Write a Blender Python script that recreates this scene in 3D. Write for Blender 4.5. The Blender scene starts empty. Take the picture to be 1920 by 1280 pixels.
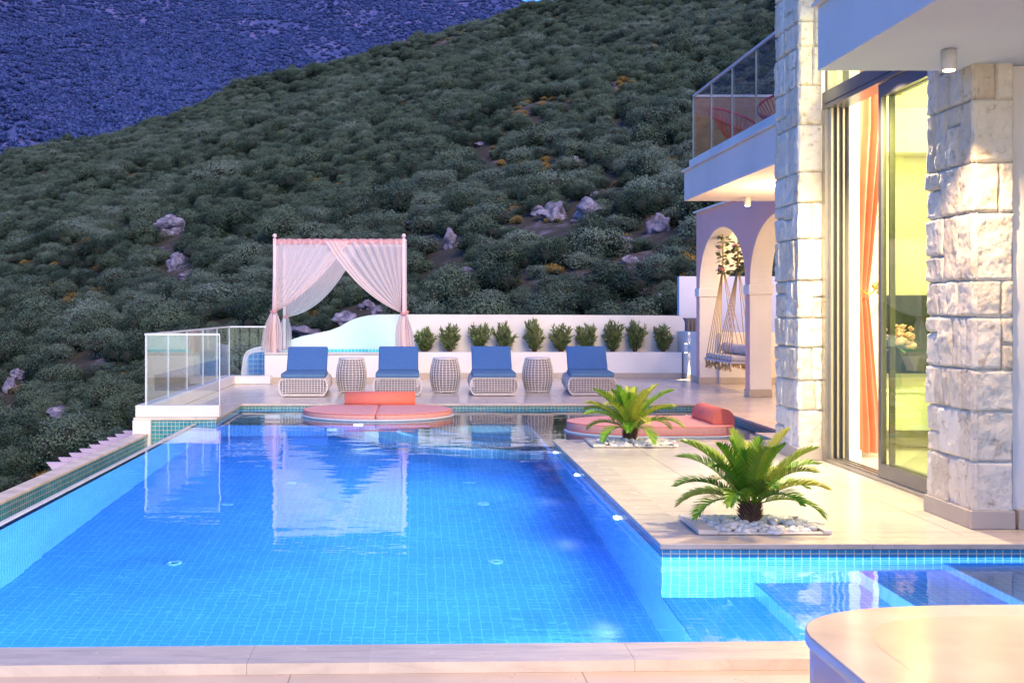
import bpy, bmesh, math, random
from mathutils import Vector, noise, Matrix
random.seed(7)
PI = math.pi
F = 2200.0; H = 1.45; VX, VY = 783.0, 580.0     # focal length in photo pixels, eye height, vanishing point
scene = bpy.context.scene
col = scene.collection

def at(x, y, d):            # a photo pixel at distance d -> a point in the world
    return Vector(((x - VX) / F * d, d, H - (y - VY) / F * d))

# ------------------------------------------------------------------ materials
def new_mat(name):
    m = bpy.data.materials.new(name); m.use_nodes = True
    nt = m.node_tree; nt.nodes.clear()
    return m, nt, nt.nodes, nt.links
def N(nt, t, **k):
    n = nt.nodes.new(t)
    for a, b in k.items():
        if a in n.inputs: n.inputs[a].default_value = b
        else: setattr(n, a, b)
    return n
def c4(c): return (c[0], c[1], c[2], 1.0)
def math_n(nt, op, a, b=None):
    n = nt.nodes.new('ShaderNodeMath'); n.operation = op
    for i, v in enumerate((a, b)):
        if v is None: continue
        if isinstance(v, (int, float)): n.inputs[i].default_value = v
        else: nt.links.new(v, n.inputs[i])
    return n.outputs[0]
def ramp(nt, fac, stops):
    r = nt.nodes.new('ShaderNodeValToRGB'); nt.links.new(fac, r.inputs[0])
    e = r.color_ramp.elements
    while len(e) < len(stops): e.new(0.5)
    for i, (p, c) in enumerate(stops): e[i].position = p; e[i].color = c4(c)
    return r.outputs[0]
def mixc(nt, fac, a, b, mode='MIX'):
    n = nt.nodes.new('ShaderNodeMix'); n.data_type = 'RGBA'; n.blend_type = mode
    for i, v in ((0, fac), (6, a), (7, b)):
        if isinstance(v, (int, float)): n.inputs[i].default_value = v
        elif isinstance(v, tuple): n.inputs[i].default_value = c4(v)
        else: nt.links.new(v, n.inputs[i])
    return n.outputs[2]

def plain(name, c, rough=.5, var=.12, ns=6., bump=.0, bs=40., metallic=0., spec=.5, emit=None, es=0., trans=0.):
    m, nt, nd, lk = new_mat(name)
    out = N(nt, 'ShaderNodeOutputMaterial'); p = N(nt, 'ShaderNodeBsdfPrincipled')
    tc = N(nt, 'ShaderNodeTexCoord')
    n1 = N(nt, 'ShaderNodeTexNoise', Scale=ns, Detail=5.0); lk.new(tc.outputs['Object'], n1.inputs['Vector'])
    lo = tuple(x * (1 - var) for x in c); hi = tuple(min(1, x * (1 + var)) for x in c)
    lk.new(ramp(nt, n1.outputs['Fac'], [(.3, lo), (.7, hi)]), p.inputs['Base Color'])
    p.inputs['Roughness'].default_value = rough; p.inputs['Metallic'].default_value = metallic
    p.inputs['Specular IOR Level'].default_value = spec
    if bump:
        n2 = N(nt, 'ShaderNodeTexNoise', Scale=bs, Detail=6.0); lk.new(tc.outputs['Object'], n2.inputs['Vector'])
        b = N(nt, 'ShaderNodeBump', Strength=bump, Distance=.01); lk.new(n2.outputs['Fac'], b.inputs['Height']); lk.new(b.outputs[0], p.inputs['Normal'])
    if emit:
        p.inputs['Emission Color'].default_value = c4(emit); p.inputs['Emission Strength'].default_value = es
    lk.new(p.outputs[0], out.inputs[0])
    return m

def tiles(name, c1, c2, grout, size, axes, rough=.15, gw=.10, bump=.35, sy=None):
    """square mosaic on real surfaces, laid out in world metres along the two given axes"""
    m, nt, nd, lk = new_mat(name)
    out = N(nt, 'ShaderNodeOutputMaterial'); p = N(nt, 'ShaderNodeBsdfPrincipled')
    g = N(nt, 'ShaderNodeNewGeometry'); s = N(nt, 'ShaderNodeSeparateXYZ'); lk.new(g.outputs['Position'], s.inputs[0])
    cb = N(nt, 'ShaderNodeCombineXYZ')
    ix = {'x': 0, 'y': 1, 'z': 2}
    lk.new(s.outputs[ix[axes[0]]], cb.inputs[0]); lk.new(s.outputs[ix[axes[1]]], cb.inputs[1])
    sc = N(nt, 'ShaderNodeVectorMath', operation='MULTIPLY'); sc.inputs[1].default_value = (1 / size, 1 / (sy or size), 1)
    ad = N(nt, 'ShaderNodeVectorMath', operation='ADD'); ad.inputs[1].default_value = (200.03, 200.07, 0)
    lk.new(cb.outputs[0], sc.inputs[0]); lk.new(sc.outputs[0], ad.inputs[0])
    b = N(nt, 'ShaderNodeTexBrick'); b.offset = 0; b.squash = 1
    b.inputs['Scale'].default_value = 1; b.inputs['Brick Width'].default_value = 1; b.inputs['Row Height'].default_value = 1
    b.inputs['Mortar Size'].default_value = gw / 2; b.inputs['Mortar Smooth'].default_value = .2; b.inputs['Bias'].default_value = 0
    b.inputs['Color1'].default_value = c4(c1); b.inputs['Color2'].default_value = c4(c2); b.inputs['Mortar'].default_value = c4(grout)
    lk.new(ad.outputs[0], b.inputs['Vector'])
    n1 = N(nt, 'ShaderNodeTexNoise', Scale=2.3, Detail=4.0); lk.new(g.outputs['Position'], n1.inputs['Vector'])
    cc = mixc(nt, 1.0, b.outputs['Color'], ramp(nt, n1.outputs['Fac'], [(.3, (.85, .85, .85)), (.7, (1, 1, 1))]), 'MULTIPLY')
    lk.new(cc, p.inputs['Base Color']); p.inputs['Roughness'].default_value = rough
    bp = N(nt, 'ShaderNodeBump', Strength=bump, Distance=.002); bp.invert = True
    lk.new(b.outputs['Fac'], bp.inputs['Height']); lk.new(bp.outputs[0], p.inputs['Normal'])
    lk.new(p.outputs[0], out.inputs[0])
    return m

def slabs(name, c, size, off=(0, 0), rough=.22, joint=.006, var=.06, jc=None, veins=0., sy=None):
    """large format floor slabs in world metres on the ground plane"""
    m, nt, nd, lk = new_mat(name)
    out = N(nt, 'ShaderNodeOutputMaterial'); p = N(nt, 'ShaderNodeBsdfPrincipled')
    g = N(nt, 'ShaderNodeNewGeometry')
    ad = N(nt, 'ShaderNodeVectorMath', operation='ADD'); ad.inputs[1].default_value = (off[0] + 100 * size, off[1] + 100 * (sy or size), 0)
    lk.new(g.outputs['Position'], ad.inputs[0])
    b = N(nt, 'ShaderNodeTexBrick'); b.offset = 0; b.squash = 1
    b.inputs['Scale'].default_value = 1; b.inputs['Brick Width'].default_value = size; b.inputs['Row Height'].default_value = sy or size
    b.inputs['Mortar Size'].default_value = joint / 2; b.inputs['Mortar Smooth'].default_value = 0; b.inputs['Bias'].default_value = 0
    b.inputs['Color1'].default_value = c4(tuple(x * (1 - var) for x in c)); b.inputs['Color2'].default_value = c4(tuple(x * (1 + var) for x in c))
    b.inputs['Mortar'].default_value = c4(jc or tuple(x * .45 for x in c))
    lk.new(ad.outputs[0], b.inputs['Vector'])
    n1 = N(nt, 'ShaderNodeTexNoise', Scale=1.7, Detail=8.0, Roughness=.65); lk.new(g.outputs['Position'], n1.inputs['Vector'])
    cc = mixc(nt, 1.0, b.outputs['Color'], ramp(nt, n1.outputs['Fac'], [(.3, (.86, .86, .87)), (.7, (1.04, 1.03, 1.0))]), 'MULTIPLY')
    if veins:
        mp = N(nt, 'ShaderNodeMapping'); mp.inputs['Scale'].default_value = (1.2, 7.0, 3.0); lk.new(g.outputs['Position'], mp.inputs[0])
        n2 = N(nt, 'ShaderNodeTexNoise', Scale=1.6, Detail=9.0, Roughness=.7, Distortion=1.2); lk.new(mp.outputs[0], n2.inputs['Vector'])
        v = ramp(nt, n2.outputs['Fac'], [(.36, (.42, .42, .46)), (.5, (.85, .85, .86)), (.62, (1.05, 1.04, 1.0))])
        cc = mixc(nt, veins, cc, mixc(nt, 1.0, cc, v, 'MULTIPLY'))
    lk.new(cc, p.inputs['Base Color'])
    n3 = N(nt, 'ShaderNodeTexNoise', Scale=9., Detail=4.0); lk.new(g.outputs['Position'], n3.inputs['Vector'])
    mr = N(nt, 'ShaderNodeMapRange'); mr.inputs['To Min'].default_value = rough * .7; mr.inputs['To Max'].default_value = rough * 1.5
    lk.new(n3.outputs['Fac'], mr.inputs[0]); lk.new(mr.outputs[0], p.inputs['Roughness'])
    lk.new(p.outputs[0], out.inputs[0])
    return m

def glass(name, tint, refl=1.0, tr_min=0.0, haze=0.0, hazec=(1, 1, 1)):
    m, nt, nd, lk = new_mat(name)
    out = N(nt, 'ShaderNodeOutputMaterial')
    t = N(nt, 'ShaderNodeBsdfTransparent'); t.inputs[0].default_value = c4(tint)
    gl = N(nt, 'ShaderNodeBsdfGlossy', Roughness=0.0)
    fr = N(nt, 'ShaderNodeLayerWeight', Blend=.5)
    mx = N(nt, 'ShaderNodeMixShader')
    f = math_n(nt, 'ADD', math_n(nt, 'MULTIPLY', math_n(nt, 'POWER', fr.outputs['Facing'], 5.), .9 * refl), .04 * refl)
    lk.new(f, mx.inputs[0]); lk.new(t.outputs[0], mx.inputs[1]); lk.new(gl.outputs[0], mx.inputs[2])
    last = mx.outputs[0]
    if haze:
        d = N(nt, 'ShaderNodeBsdfDiffuse'); d.inputs[0].default_value = c4(hazec)
        m2 = N(nt, 'ShaderNodeMixShader'); m2.inputs[0].default_value = haze
        lk.new(last, m2.inputs[1]); lk.new(d.outputs[0], m2.inputs[2]); last = m2.outputs[0]
    lk.new(last, out.inputs[0])
    return m

def sheer(name, c, alpha_face=.45):
    m, nt, nd, lk = new_mat(name)
    out = N(nt, 'ShaderNodeOutputMaterial')
    t = N(nt, 'ShaderNodeBsdfTransparent')
    d = N(nt, 'ShaderNodeBsdfDiffuse'); d.inputs[0].default_value = c4(c)
    tl = N(nt, 'ShaderNodeBsdfTranslucent'); tl.inputs[0].default_value = c4(c)
    m1 = N(nt, 'ShaderNodeMixShader'); m1.inputs[0].default_value = .45
    lk.new(d.outputs[0], m1.inputs[1]); lk.new(tl.outputs[0], m1.inputs[2])
    lw = N(nt, 'ShaderNodeLayerWeight', Blend=.35)
    a = N(nt, 'ShaderNodeMapRange'); a.inputs['To Min'].default_value = alpha_face; a.inputs['To Max'].default_value = .97
    lk.new(lw.outputs['Facing'], a.inputs[0])
    m2 = N(nt, 'ShaderNodeMixShader'); lk.new(a.outputs[0], m2.inputs[0]); lk.new(t.outputs[0], m2.inputs[1]); lk.new(m1.outputs[0], m2.inputs[2])
    lk.new(m2.outputs[0], out.inputs[0])
    return m

def foliage(name, stops, rough=.6, ns=.9, obj_random=True, pos_scale=.05):
    m, nt, nd, lk = new_mat(name)
    out = N(nt, 'ShaderNodeOutputMaterial'); p = N(nt, 'ShaderNodeBsdfPrincipled')
    g = N(nt, 'ShaderNodeNewGeometry'); oi = N(nt, 'ShaderNodeObjectInfo')
    n1 = N(nt, 'ShaderNodeTexNoise', Scale=ns, Detail=3.0); lk.new(g.outputs['Position'], n1.inputs['Vector'])
    n2 = N(nt, 'ShaderNodeTexNoise', Scale=pos_scale, Detail=3.0); lk.new(g.outputs['Position'], n2.inputs['Vector'])
    f = math_n(nt, 'ADD', math_n(nt, 'MULTIPLY', oi.outputs['Random'], .55 if obj_random else 0.), math_n(nt, 'MULTIPLY', n1.outputs['Fac'], .35))
    f = math_n(nt, 'ADD', f, math_n(nt, 'SUBTRACT', math_n(nt, 'MULTIPLY', n2.outputs['Fac'], .5), .18 if obj_random else -.1))
    f = math_n(nt, 'ADD', f, math_n(nt, 'MULTIPLY', g.outputs['Random Per Island'], .10))
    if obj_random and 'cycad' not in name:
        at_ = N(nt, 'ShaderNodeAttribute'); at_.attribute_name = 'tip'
        f = math_n(nt, 'ADD', f, math_n(nt, 'SUBTRACT', math_n(nt, 'MULTIPLY', at_.outputs['Fac'], .62), .20))  # lighter towards the bush top: skylight put into the leaf colour
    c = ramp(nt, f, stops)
    lk.new(c, p.inputs['Base Color']); p.inputs['Roughness'].default_value = rough
    p.inputs['Specular IOR Level'].default_value = .12 if obj_random else .3
    lk.new(p.outputs[0], out.inputs[0])
    return m

M = {}
M['white'] = plain('white_render', (.80, .77, .72), .75, .08, 1.1, .25, 90)
M['lavender'] = plain('lavender_render', (.80, .47, .42), .75, .05, 1.2, .25, 90)
M['soffit'] = plain('soffit_paint', (.80, .79, .76), .8, .03, 1.5, .1, 60)
M['bluewall'] = plain('pale_blue_render', (.62, .62, .74), .75, .06, 1.1, .2, 90)
M['plinth'] = plain('stone_skirting', (.50, .43, .35), .45, .08, 3)
M['deck'] = slabs('porcelain_floor', (.70, .63, .53), 1.2, (.1, .35), .2, .007, .03, sy=.8)
M['near'] = slabs('terrace_tiles', (.72, .57, .44), 1.2, (.52, .2), .28, .006, .04)
M['coping'] = slabs('marble_coping', (.72, .63, .51), 1.45, (.2, .68), .22, .0, .06, veins=.38)
M['limecoping'] = plain('limestone_coping', (.66, .55, .42), .55, .22, 4, .3, 60)
M['ledge'] = plain('pale_marble_ledge', (.68, .63, .55), .3, .12, 3.)
M['tanmarble'] = plain('tan_marble', (.70, .52, .37), .16, .16, 2.6)
M['rimmarble'] = plain('rim_marble', (.68, .55, .43), .14, .18, 3.2)
M['countside'] = plain('counter_side', (.80, .50, .34), .3, .06, 2.)
M['band_xz'] = tiles('waterline_mosaic_back', (.03, .24, .30), (.07, .36, .38), (.62, .55, .34), .054, 'xz', gw=.13)
M['band_yz'] = tiles('waterline_mosaic_side', (.04, .26, .34), (.08, .38, .42), (.60, .54, .38), .054, 'yz', gw=.13)
M['bandn_xz'] = tiles('waterline_mosaic_front', (.03, .26, .52), (.06, .36, .62), (.60, .68, .62), .054, 'xz', gw=.12)
M['pool_xz'] = tiles('pool_mosaic_xz', (.09, .36, .82), (.12, .40, .88), (.36, .66, .95), .054, 'xz', gw=.14)
M['pool_yz'] = tiles('pool_mosaic_yz', (.09, .36, .82), (.12, .40, .88), (.30, .60, .95), .054, 'yz', gw=.14)
M['pool_xy'] = tiles('pool_mosaic_xy', (.055, .28, .84), (.065, .30, .87), (.13, .42, .92), .068, 'xy', gw=.10, bump=.1)
M['shelf_xy'] = tiles('shelf_mosaic_xy', (.16, .34, .46), (.20, .38, .50), (.45, .60, .66), .085, 'xy', gw=.09, bump=.1)
M['step_xy'] = tiles('step_mosaic_xy', (.10, .36, .80), (.13, .40, .84), (.30, .58, .92), .068, 'xy', gw=.10, bump=.1)
M['tub'] = tiles('tub_mosaic', (.02, .16, .42), (.03, .24, .55), (.40, .62, .75), .10, 'xz', gw=.09)
M['tubline'] = tiles('tub_waterline_mosaic', (.04, .36, .44), (.08, .44, .52), (.6, .8, .8), .075, 'xz', gw=.12)
M['handrail'] = plain('brushed_rail', (.75, .73, .72), .35, .05, 6, metallic=.3)
M['lamp'] = plain('lamp_white', (.78, .76, .74), .5, .03)
M['rattan'] = plain('rattan_cord', (.74, .68, .62), .6, .12, 20, .3, 120)
M['shell'] = plain('rattan_inner', (.26, .22, .24), .9, .1)
M['blue'] = plain('royal_blue_canvas', (.055, .15, .36), .8, .10, 30, .25, 300)
M['blueseat'] = plain('seat_blue_canvas', (.09, .20, .34), .8, .10, 30, .25, 300)
M['coral'] = plain('coral_canvas', (.78, .38, .33), .75, .06, 20, .2, 250)
M['coralhot'] = plain('coral_bolster', (.78, .20, .13), .75, .06, 20, .2, 250)
M['rim'] = plain('daybed_rim', (.55, .62, .70), .4, .05)
M['sheer'] = sheer('sheer_voile', (.97, .84, .80), .72)
M['sheerpink'] = sheer('pink_voile', (.95, .55, .53), .8)
M['post'] = plain('pink_post', (.80, .60, .58), .5, .05)
M['green_leaf'] = foliage('oleander_leaf', [(.2, (.05, .10, .03)), (.5, (.12, .18, .06)), (.8, (.22, .24, .10))], .45, 9, False)
M['stem'] = plain('plant_stem', (.16, .12, .06), .8, .2)
M['frond'] = foliage('cycad_leaflet', [(.25, (.07, .20, .015)), (.5, (.20, .38, .03)), (.82, (.52, .50, .07))], .35, 7, True)
M['trunk'] = plain('cycad_trunk', (.13, .07, .04), .9, .4, 30, .8, 60)
M['pebble'] = plain('white_pebble', (.78, .75, .70), .6, .2, 12, .2, 80)
M['rope'] = plain('jute_rope', (.52, .34, .14), .85, .2, 40)
M['seatpad'] = plain('swing_cushion', (.62, .56, .52), .85, .1, 18, .3, 200)
M['plank'] = plain('swing_plank', (.60, .55, .55), .6, .1)
M['rose'] = plain('rose_petal', (.80, .32, .34), .6, .2)
M['frame'] = plain('bronze_frame', (.20, .19, .20), .32, .08, 5, metallic=.7)
M['framelight'] = plain('champagne_frame', (.46, .42, .34), .3, .08, 5, metallic=.7)
M['gasket'] = plain('rubber_gasket', (.03, .03, .035), .6)
M['door_glass'] = glass('green_tint_glass', (.96, .995, .82), .9)
M['clear_glass'] = glass('clear_glass', (.90, .95, .95), 1.1)
M['rail_glass'] = glass('railing_glass', (.90, .94, .95), 1.0)
M['dark_glass'] = glass('smoked_glass', (.84, .88, .90), .7)
M['room'] = plain('room_wall', (.82, .78, .62), .8, .03)
M['roomfloor'] = plain('room_floor', (.70, .66, .58), .2, .05, 1.5)
M['curtain'] = plain('orange_drape', (.74, .29, .17), .7, .10, 4, .1, 200)
M['gold'] = plain('gold_clip', (.80, .50, .12), .3, .1, metallic=1.)
M['cabinet'] = plain('white_lacquer', (.80, .84, .74), .25, .03)
M['tv'] = plain('screen_black', (.02, .03, .035), .08, .1)
M['brown'] = plain('walnut_panel', (.20, .09, .045), .5, .3, 3)
M['flower'] = plain('pale_petals', (.80, .50, .48), .6, .25, 30)
M['chair_red'] = plain('red_cord', (.70, .10, .06), .5, .1)
M['ac'] = plain('grey_louvre', (.10, .11, .15), .6, .3, 8)
M['lav_beam'] = plain('lavender_beam', (.52, .40, .50), .6, .08)
M['drain'] = plain('drain_white', (.22, .50, .85), .4)
M['glow_pool'] = plain('pool_lamp_lens', (.9, .95, 1), .3, emit=(.75, .9, 1), es=14)
M['glow_warm'] = plain('warm_lamp_lens', (1, .9, .75), .3, emit=(1, .72, .42), es=25)
M['sofa'] = plain('olive_fabric', (.20, .22, .03), .8, .1)

def stone_mat():
    m, nt, nd, lk = new_mat('chiselled_limestone')
    out = N(nt, 'ShaderNodeOutputMaterial'); p = N(nt, 'ShaderNodeBsdfPrincipled')
    g = N(nt, 'ShaderNodeNewGeometry')
    n1 = N(nt, 'ShaderNodeTexNoise', Scale=14., Detail=8.0, Roughness=.7); lk.new(g.outputs['Position'], n1.inputs['Vector'])
    n2 = N(nt, 'ShaderNodeTexNoise', Scale=2.5, Detail=4.0); lk.new(g.outputs['Position'], n2.inputs['Vector'])
    f = math_n(nt, 'ADD', math_n(nt, 'MULTIPLY', g.outputs['Random Per Island'], .6), math_n(nt, 'MULTIPLY', n2.outputs['Fac'], .6))
    base = ramp(nt, f, [(.25, (.70, .61, .47)), (.55, (.81, .74, .60)), (.85, (.88, .83, .71))])
    pit = ramp(nt, n1.outputs['Fac'], [(.34, (.62, .56, .50)), (.44, (.96, .95, .93)), (.7, (1.04, 1.04, 1.03))])
    lk.new(mixc(nt, 1.0, base, pit, 'MULTIPLY'), p.inputs['Base Color'])
    v = N(nt, 'ShaderNodeTexVoronoi', Scale=55.); lk.new(g.outputs['Position'], v.inputs['Vector'])
    n3 = N(nt, 'ShaderNodeTexNoise', Scale=45., Detail=8.0, Roughness=.75); lk.new(g.outputs['Position'], n3.inputs['Vector'])
    h = math_n(nt, 'ADD', n3.outputs['Fac'], math_n(nt, 'MULTIPLY', v.outputs['Distance'], .35))
    b = N(nt, 'ShaderNodeBump', Strength=.55, Distance=.010); lk.new(h, b.inputs['Height']); lk.new(b.outputs[0], p.inputs['Normal'])
    p.inputs['Roughness'].default_value = .85
    lk.new(p.outputs[0], out.inputs[0])
    return m
M['stone'] = stone_mat()
M['mortar'] = plain('pale_mortar', (.60, .57, .52), .9, .1, 8, .4, 80)

def water_mat():
    m, nt, nd, lk = new_mat('pool_water')
    out = N(nt, 'ShaderNodeOutputMaterial'); gl = N(nt, 'ShaderNodeBsdfGlass', IOR=1.333, Roughness=0.0)
    gl.inputs[0].default_value = (.93, .98, 1, 1)
    g = N(nt, 'ShaderNodeNewGeometry')
    mp = N(nt, 'ShaderNodeMapping'); mp.inputs['Scale'].default_value = (1., 1.6, 1.); lk.new(g.outputs['Position'], mp.inputs[0])
    n1 = N(nt, 'ShaderNodeTexNoise', Scale=1.6, Detail=3.0, Roughness=.45); lk.new(mp.outputs[0], n1.inputs['Vector'])
    n2 = N(nt, 'ShaderNodeTexNoise', Scale=9., Detail=2.0); lk.new(mp.outputs[0], n2.inputs['Vector'])
    h = math_n(nt, 'ADD', n1.outputs['Fac'], math_n(nt, 'MULTIPLY', n2.outputs['Fac'], .07))
    b = N(nt, 'ShaderNodeBump', Strength=.10, Distance=.05); lk.new(h, b.inputs['Height']); lk.new(b.outputs[0], gl.inputs['Normal'])
    lk.new(gl.outputs[0], out.inputs[0])
    return m
M['water'] = water_mat()

# ------------------------------------------------------------------ mesh helpers
class MB:
    def __init__(s): s.v = []; s.f = []; s.sm = []; s.mi = []
    def add(s, vs, fs, smooth=False, mi=0):
        o = len(s.v); s.v += [tuple(v) for v in vs]
        for f in fs: s.f.append(tuple(i + o for i in f)); s.sm.append(smooth); s.mi.append(mi)
        return s
    def box(s, x0, x1, y0, y1, z0, z1, bev=0., seg=2, mi=0, smooth=None):
        bm = bmesh.new()
        bmesh.ops.create_cube(bm, size=1)
        for v in bm.verts:
            v.co = Vector((x0 + (v.co.x + .5) * (x1 - x0), y0 + (v.co.y + .5) * (y1 - y0), z0 + (v.co.z + .5) * (z1 - z0)))
        if bev:
            bmesh.ops.bevel(bm, geom=bm.edges[:], offset=bev, segments=seg, affect='EDGES', profile=.5)
        return s.bm(bm, (bev > 0 and seg > 1) if smooth is None else smooth, mi)
    def bm(s, bm, smooth=False, mi=0, mat=None):
        bm.verts.index_update()
        vs = [(mat @ v.co) if mat else v.co.copy() for v in bm.verts]
        s.add(vs, [[v.index for v in f.verts] for f in bm.faces], smooth, mi); bm.free(); return s
    def quad(s, a, b, c, d, mi=0): return s.add([a, b, c, d], [(0, 1, 2, 3)], False, mi)
    def tube(s, pts, r, n=6, cap=True, smooth=True, mi=0):
        pts = [Vector(p) for p in pts]; rr = r if isinstance(r, (list, tuple)) else [r] * len(pts)
        vs = []; fs = []
        t0 = (pts[1] - pts[0]).normalized()
        up = Vector((0, 0, 1)) if abs(t0.z) < .9 else Vector((0, 1, 0))
        for i, p in enumerate(pts):
            t = (pts[min(i + 1, len(pts) - 1)] - pts[max(i - 1, 0)]).normalized()
            a = t.cross(up)
            if a.length < 1e-5: a = t.cross(Vector((1, 0, 0)))
            a.normalize(); b = t.cross(a).normalized()
            for k in range(n):
                an = 2 * PI * k / n + PI / n
                vs.append(p + (a * math.cos(an) + b * math.sin(an)) * rr[i])
        for i in range(len(pts) - 1):
            for k in range(n):
                fs.append((i * n + k, i * n + (k + 1) % n, (i + 1) * n + (k + 1) % n, (i + 1) * n + k))
        if cap: fs.append(tuple(range(n - 1, -1, -1))); fs.append(tuple(range((len(pts) - 1) * n, len(pts) * n)))
        return s.add(vs, fs, smooth, mi)
    def lathe(s, cx, cy, prof, n=32, smooth=True, mi=0):
        vs = []; fs = []
        for (r, z) in prof:
            for k in range(n):
                a = 2 * PI * k / n; vs.append((cx + r * math.cos(a), cy + r * math.sin(a), z))
        for i in range(len(prof) - 1):
            for k in range(n): fs.append((i * n + k, i * n + (k + 1) % n, (i + 1) * n + (k + 1) % n, (i + 1) * n + k))
        fs.append(tuple(range(n - 1, -1, -1))); fs.append(tuple(range((len(prof) - 1) * n, len(prof) * n)))
        return s.add(vs, fs, smooth, mi)
    def prism(s, pts, z0, z1, mi=0):
        n = len(pts); vs = [(p[0], p[1], z0) for p in pts] + [(p[0], p[1], z1) for p in pts]
        fs = [tuple(range(n - 1, -1, -1)), tuple(range(n, 2 * n))] + [(i, (i + 1) % n, n + (i + 1) % n, n + i) for i in range(n)]
        return s.add(vs, fs, False, mi)
    def grid(s, fn, nu, nv, smooth=True, mi=0):
        vs = [fn(i / nu, j / nv) for j in range(nv + 1) for i in range(nu + 1)]
        fs = [(j * (nu + 1) + i, j * (nu + 1) + i + 1, (j + 1) * (nu + 1) + i + 1, (j + 1) * (nu + 1) + i) for j in range(nv) for i in range(nu)]
        return s.add(vs, fs, smooth, mi)
    def blob(s, c, r, sub=2, amp=.2, sc=1.5, squash=(1, 1, 1), seed=0, smooth=True, mi=0):
        bm = bmesh.new(); bmesh.ops.create_icosphere(bm, subdivisions=sub, radius=1)
        for v in bm.verts:
            k = 1 + amp * noise.noise(v.co * sc + Vector((seed * 3.1, seed * 1.7, seed)))
            v.co = Vector((v.co.x * squash[0], v.co.y * squash[1], v.co.z * squash[2])) * r * k + Vector(c)
        return s.bm(bm, smooth, mi)
    def build(s, name, mat, parent=None, kind=None):
        me = bpy.data.meshes.new(name)
        off = root_of(parent).location if parent else Vector((0, 0, 0))
        me.from_pydata([(v[0] - off.x, v[1] - off.y, v[2] - off.z) for v in s.v], [], s.f)
        mats = mat if isinstance(mat, (list, tuple)) else [mat]
        for m in mats: me.materials.append(M[m] if isinstance(m, str) else m)
        me.polygons.foreach_set('use_smooth', s.sm)
        me.polygons.foreach_set('material_index', s.mi)
        me.update()
        o = bpy.data.objects.new(name, me); col.objects.link(o)
        if parent: o.parent = parent
        if kind: o['kind'] = kind
        return o
def root_of(o):
    while o.parent: o = o.parent
    return o
def tag(o, label=None, cat=None, group=None):
    if label: o['label'] = label
    if cat: o['category'] = cat
    if group: o['group'] = group
    return o
def thing(name, loc, label, cat, group=None):
    o = bpy.data.objects.new(name, None); o.empty_display_size = .2; col.objects.link(o); o.location = loc
    return tag(o, label, cat, group)
def kids(o): return [c for c in bpy.data.objects if c.parent == o]
def copy_tree(o, parent=None):
    c = o.copy(); col.objects.link(c); c.parent = parent
    for ch in kids(o): copy_tree(ch, c)
    return c
def spot(name, loc, target, power, color, size=1.2, blend=.8, rad=.05):
    l = bpy.data.lights.new(name, 'SPOT'); l.energy = power; l.color = color; l.spot_size = size; l.spot_blend = blend; l.shadow_soft_size = rad
    o = bpy.data.objects.new(name, l); col.objects.link(o); o.location = loc
    o.rotation_euler = (Vector(target) - Vector(loc)).to_track_quat('-Z', 'Y').to_euler(); return o
def point(name, loc, power, color, rad=.1):
    l = bpy.data.lights.new(name, 'POINT'); l.energy = power; l.color = color; l.shadow_soft_size = rad
    o = bpy.data.objects.new(name, l); col.objects.link(o); o.location = loc; return o
def area(name, loc, target, power, color, sx, sy):
    l = bpy.data.lights.new(name, 'AREA'); l.energy = power; l.color = color; l.shape = 'RECTANGLE'; l.size = sx; l.size_y = sy
    o = bpy.data.objects.new(name, l); col.objects.link(o); o.location = loc
    o.rotation_euler = (Vector(target) - Vector(loc)).to_track_quat('-Z', 'Y').to_euler(); return o
WARM = (1, .66, .34); COOL = (.42, .70, 1.0)

# ------------------------------------------------------------------ camera, sky, sun
cam = bpy.data.cameras.new('camera'); co = bpy.data.objects.new('camera', cam); col.objects.link(co)
co.location = (0, 0, H); co.rotation_euler = (PI / 2, 0, 0)
cam.sensor_width = 36; cam.lens = F / 1920 * 36; cam.shift_x = (960 - VX) / 1920; cam.shift_y = -(640 - VY) / 1920
cam.clip_start = .05; cam.clip_end = 6000
scene.camera = co
w = bpy.data.worlds.new('World'); scene.world = w; w.use_nodes = True
nt = w.node_tree; nt.nodes.clear()
sky = nt.nodes.new('ShaderNodeTexSky'); sky.sky_type = 'NISHITA'; sky.sun_disc = False
sky.sun_elevation = math.radians(9); sky.sun_rotation = math.radians(181); sky.ozone_density = 4; sky.dust_density = .3
bg = nt.nodes.new('ShaderNodeBackground'); bg.inputs[1].default_value = SKY_STRENGTH = .15
wo = nt.nodes.new('ShaderNodeOutputWorld')
mx = nt.nodes.new('ShaderNodeMix'); mx.data_type = 'RGBA'; mx.blend_type = 'MULTIPLY'; mx.inputs[0].default_value = 1
mx.inputs[7].default_value = (1.14, 1.76, 3.45, 1)
nt.links.new(sky.outputs[0], mx.inputs[6]); nt.links.new(mx.outputs[2], bg.inputs[0]); nt.links.new(bg.outputs[0], wo.inputs[0])
sun = bpy.data.lights.new('sun', 'SUN'); sun.energy = 3.8; sun.angle = math.radians(35); sun.color = (1.0, .75, .50)
so = bpy.data.objects.new('sun', sun); col.objects.link(so); so.location = (-20, -20, 30)
so.rotation_euler = Vector((-.24, .85, -.62)).to_track_quat('-Z', 'Y').to_euler()
scene.view_settings.view_transform = 'Standard'; scene.view_settings.look = 'None'; scene.view_settings.exposure = 0
cy = scene.cycles
cy.use_denoising = True; cy.max_bounces = 10; cy.diffuse_bounces = 4; cy.glossy_bounces = 4; cy.transmission_bounces = 8
cy.transparent_max_bounces = 12; cy.caustics_reflective = False; cy.caustics_refractive = False; cy.sample_clamp_indirect = 6

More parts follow.
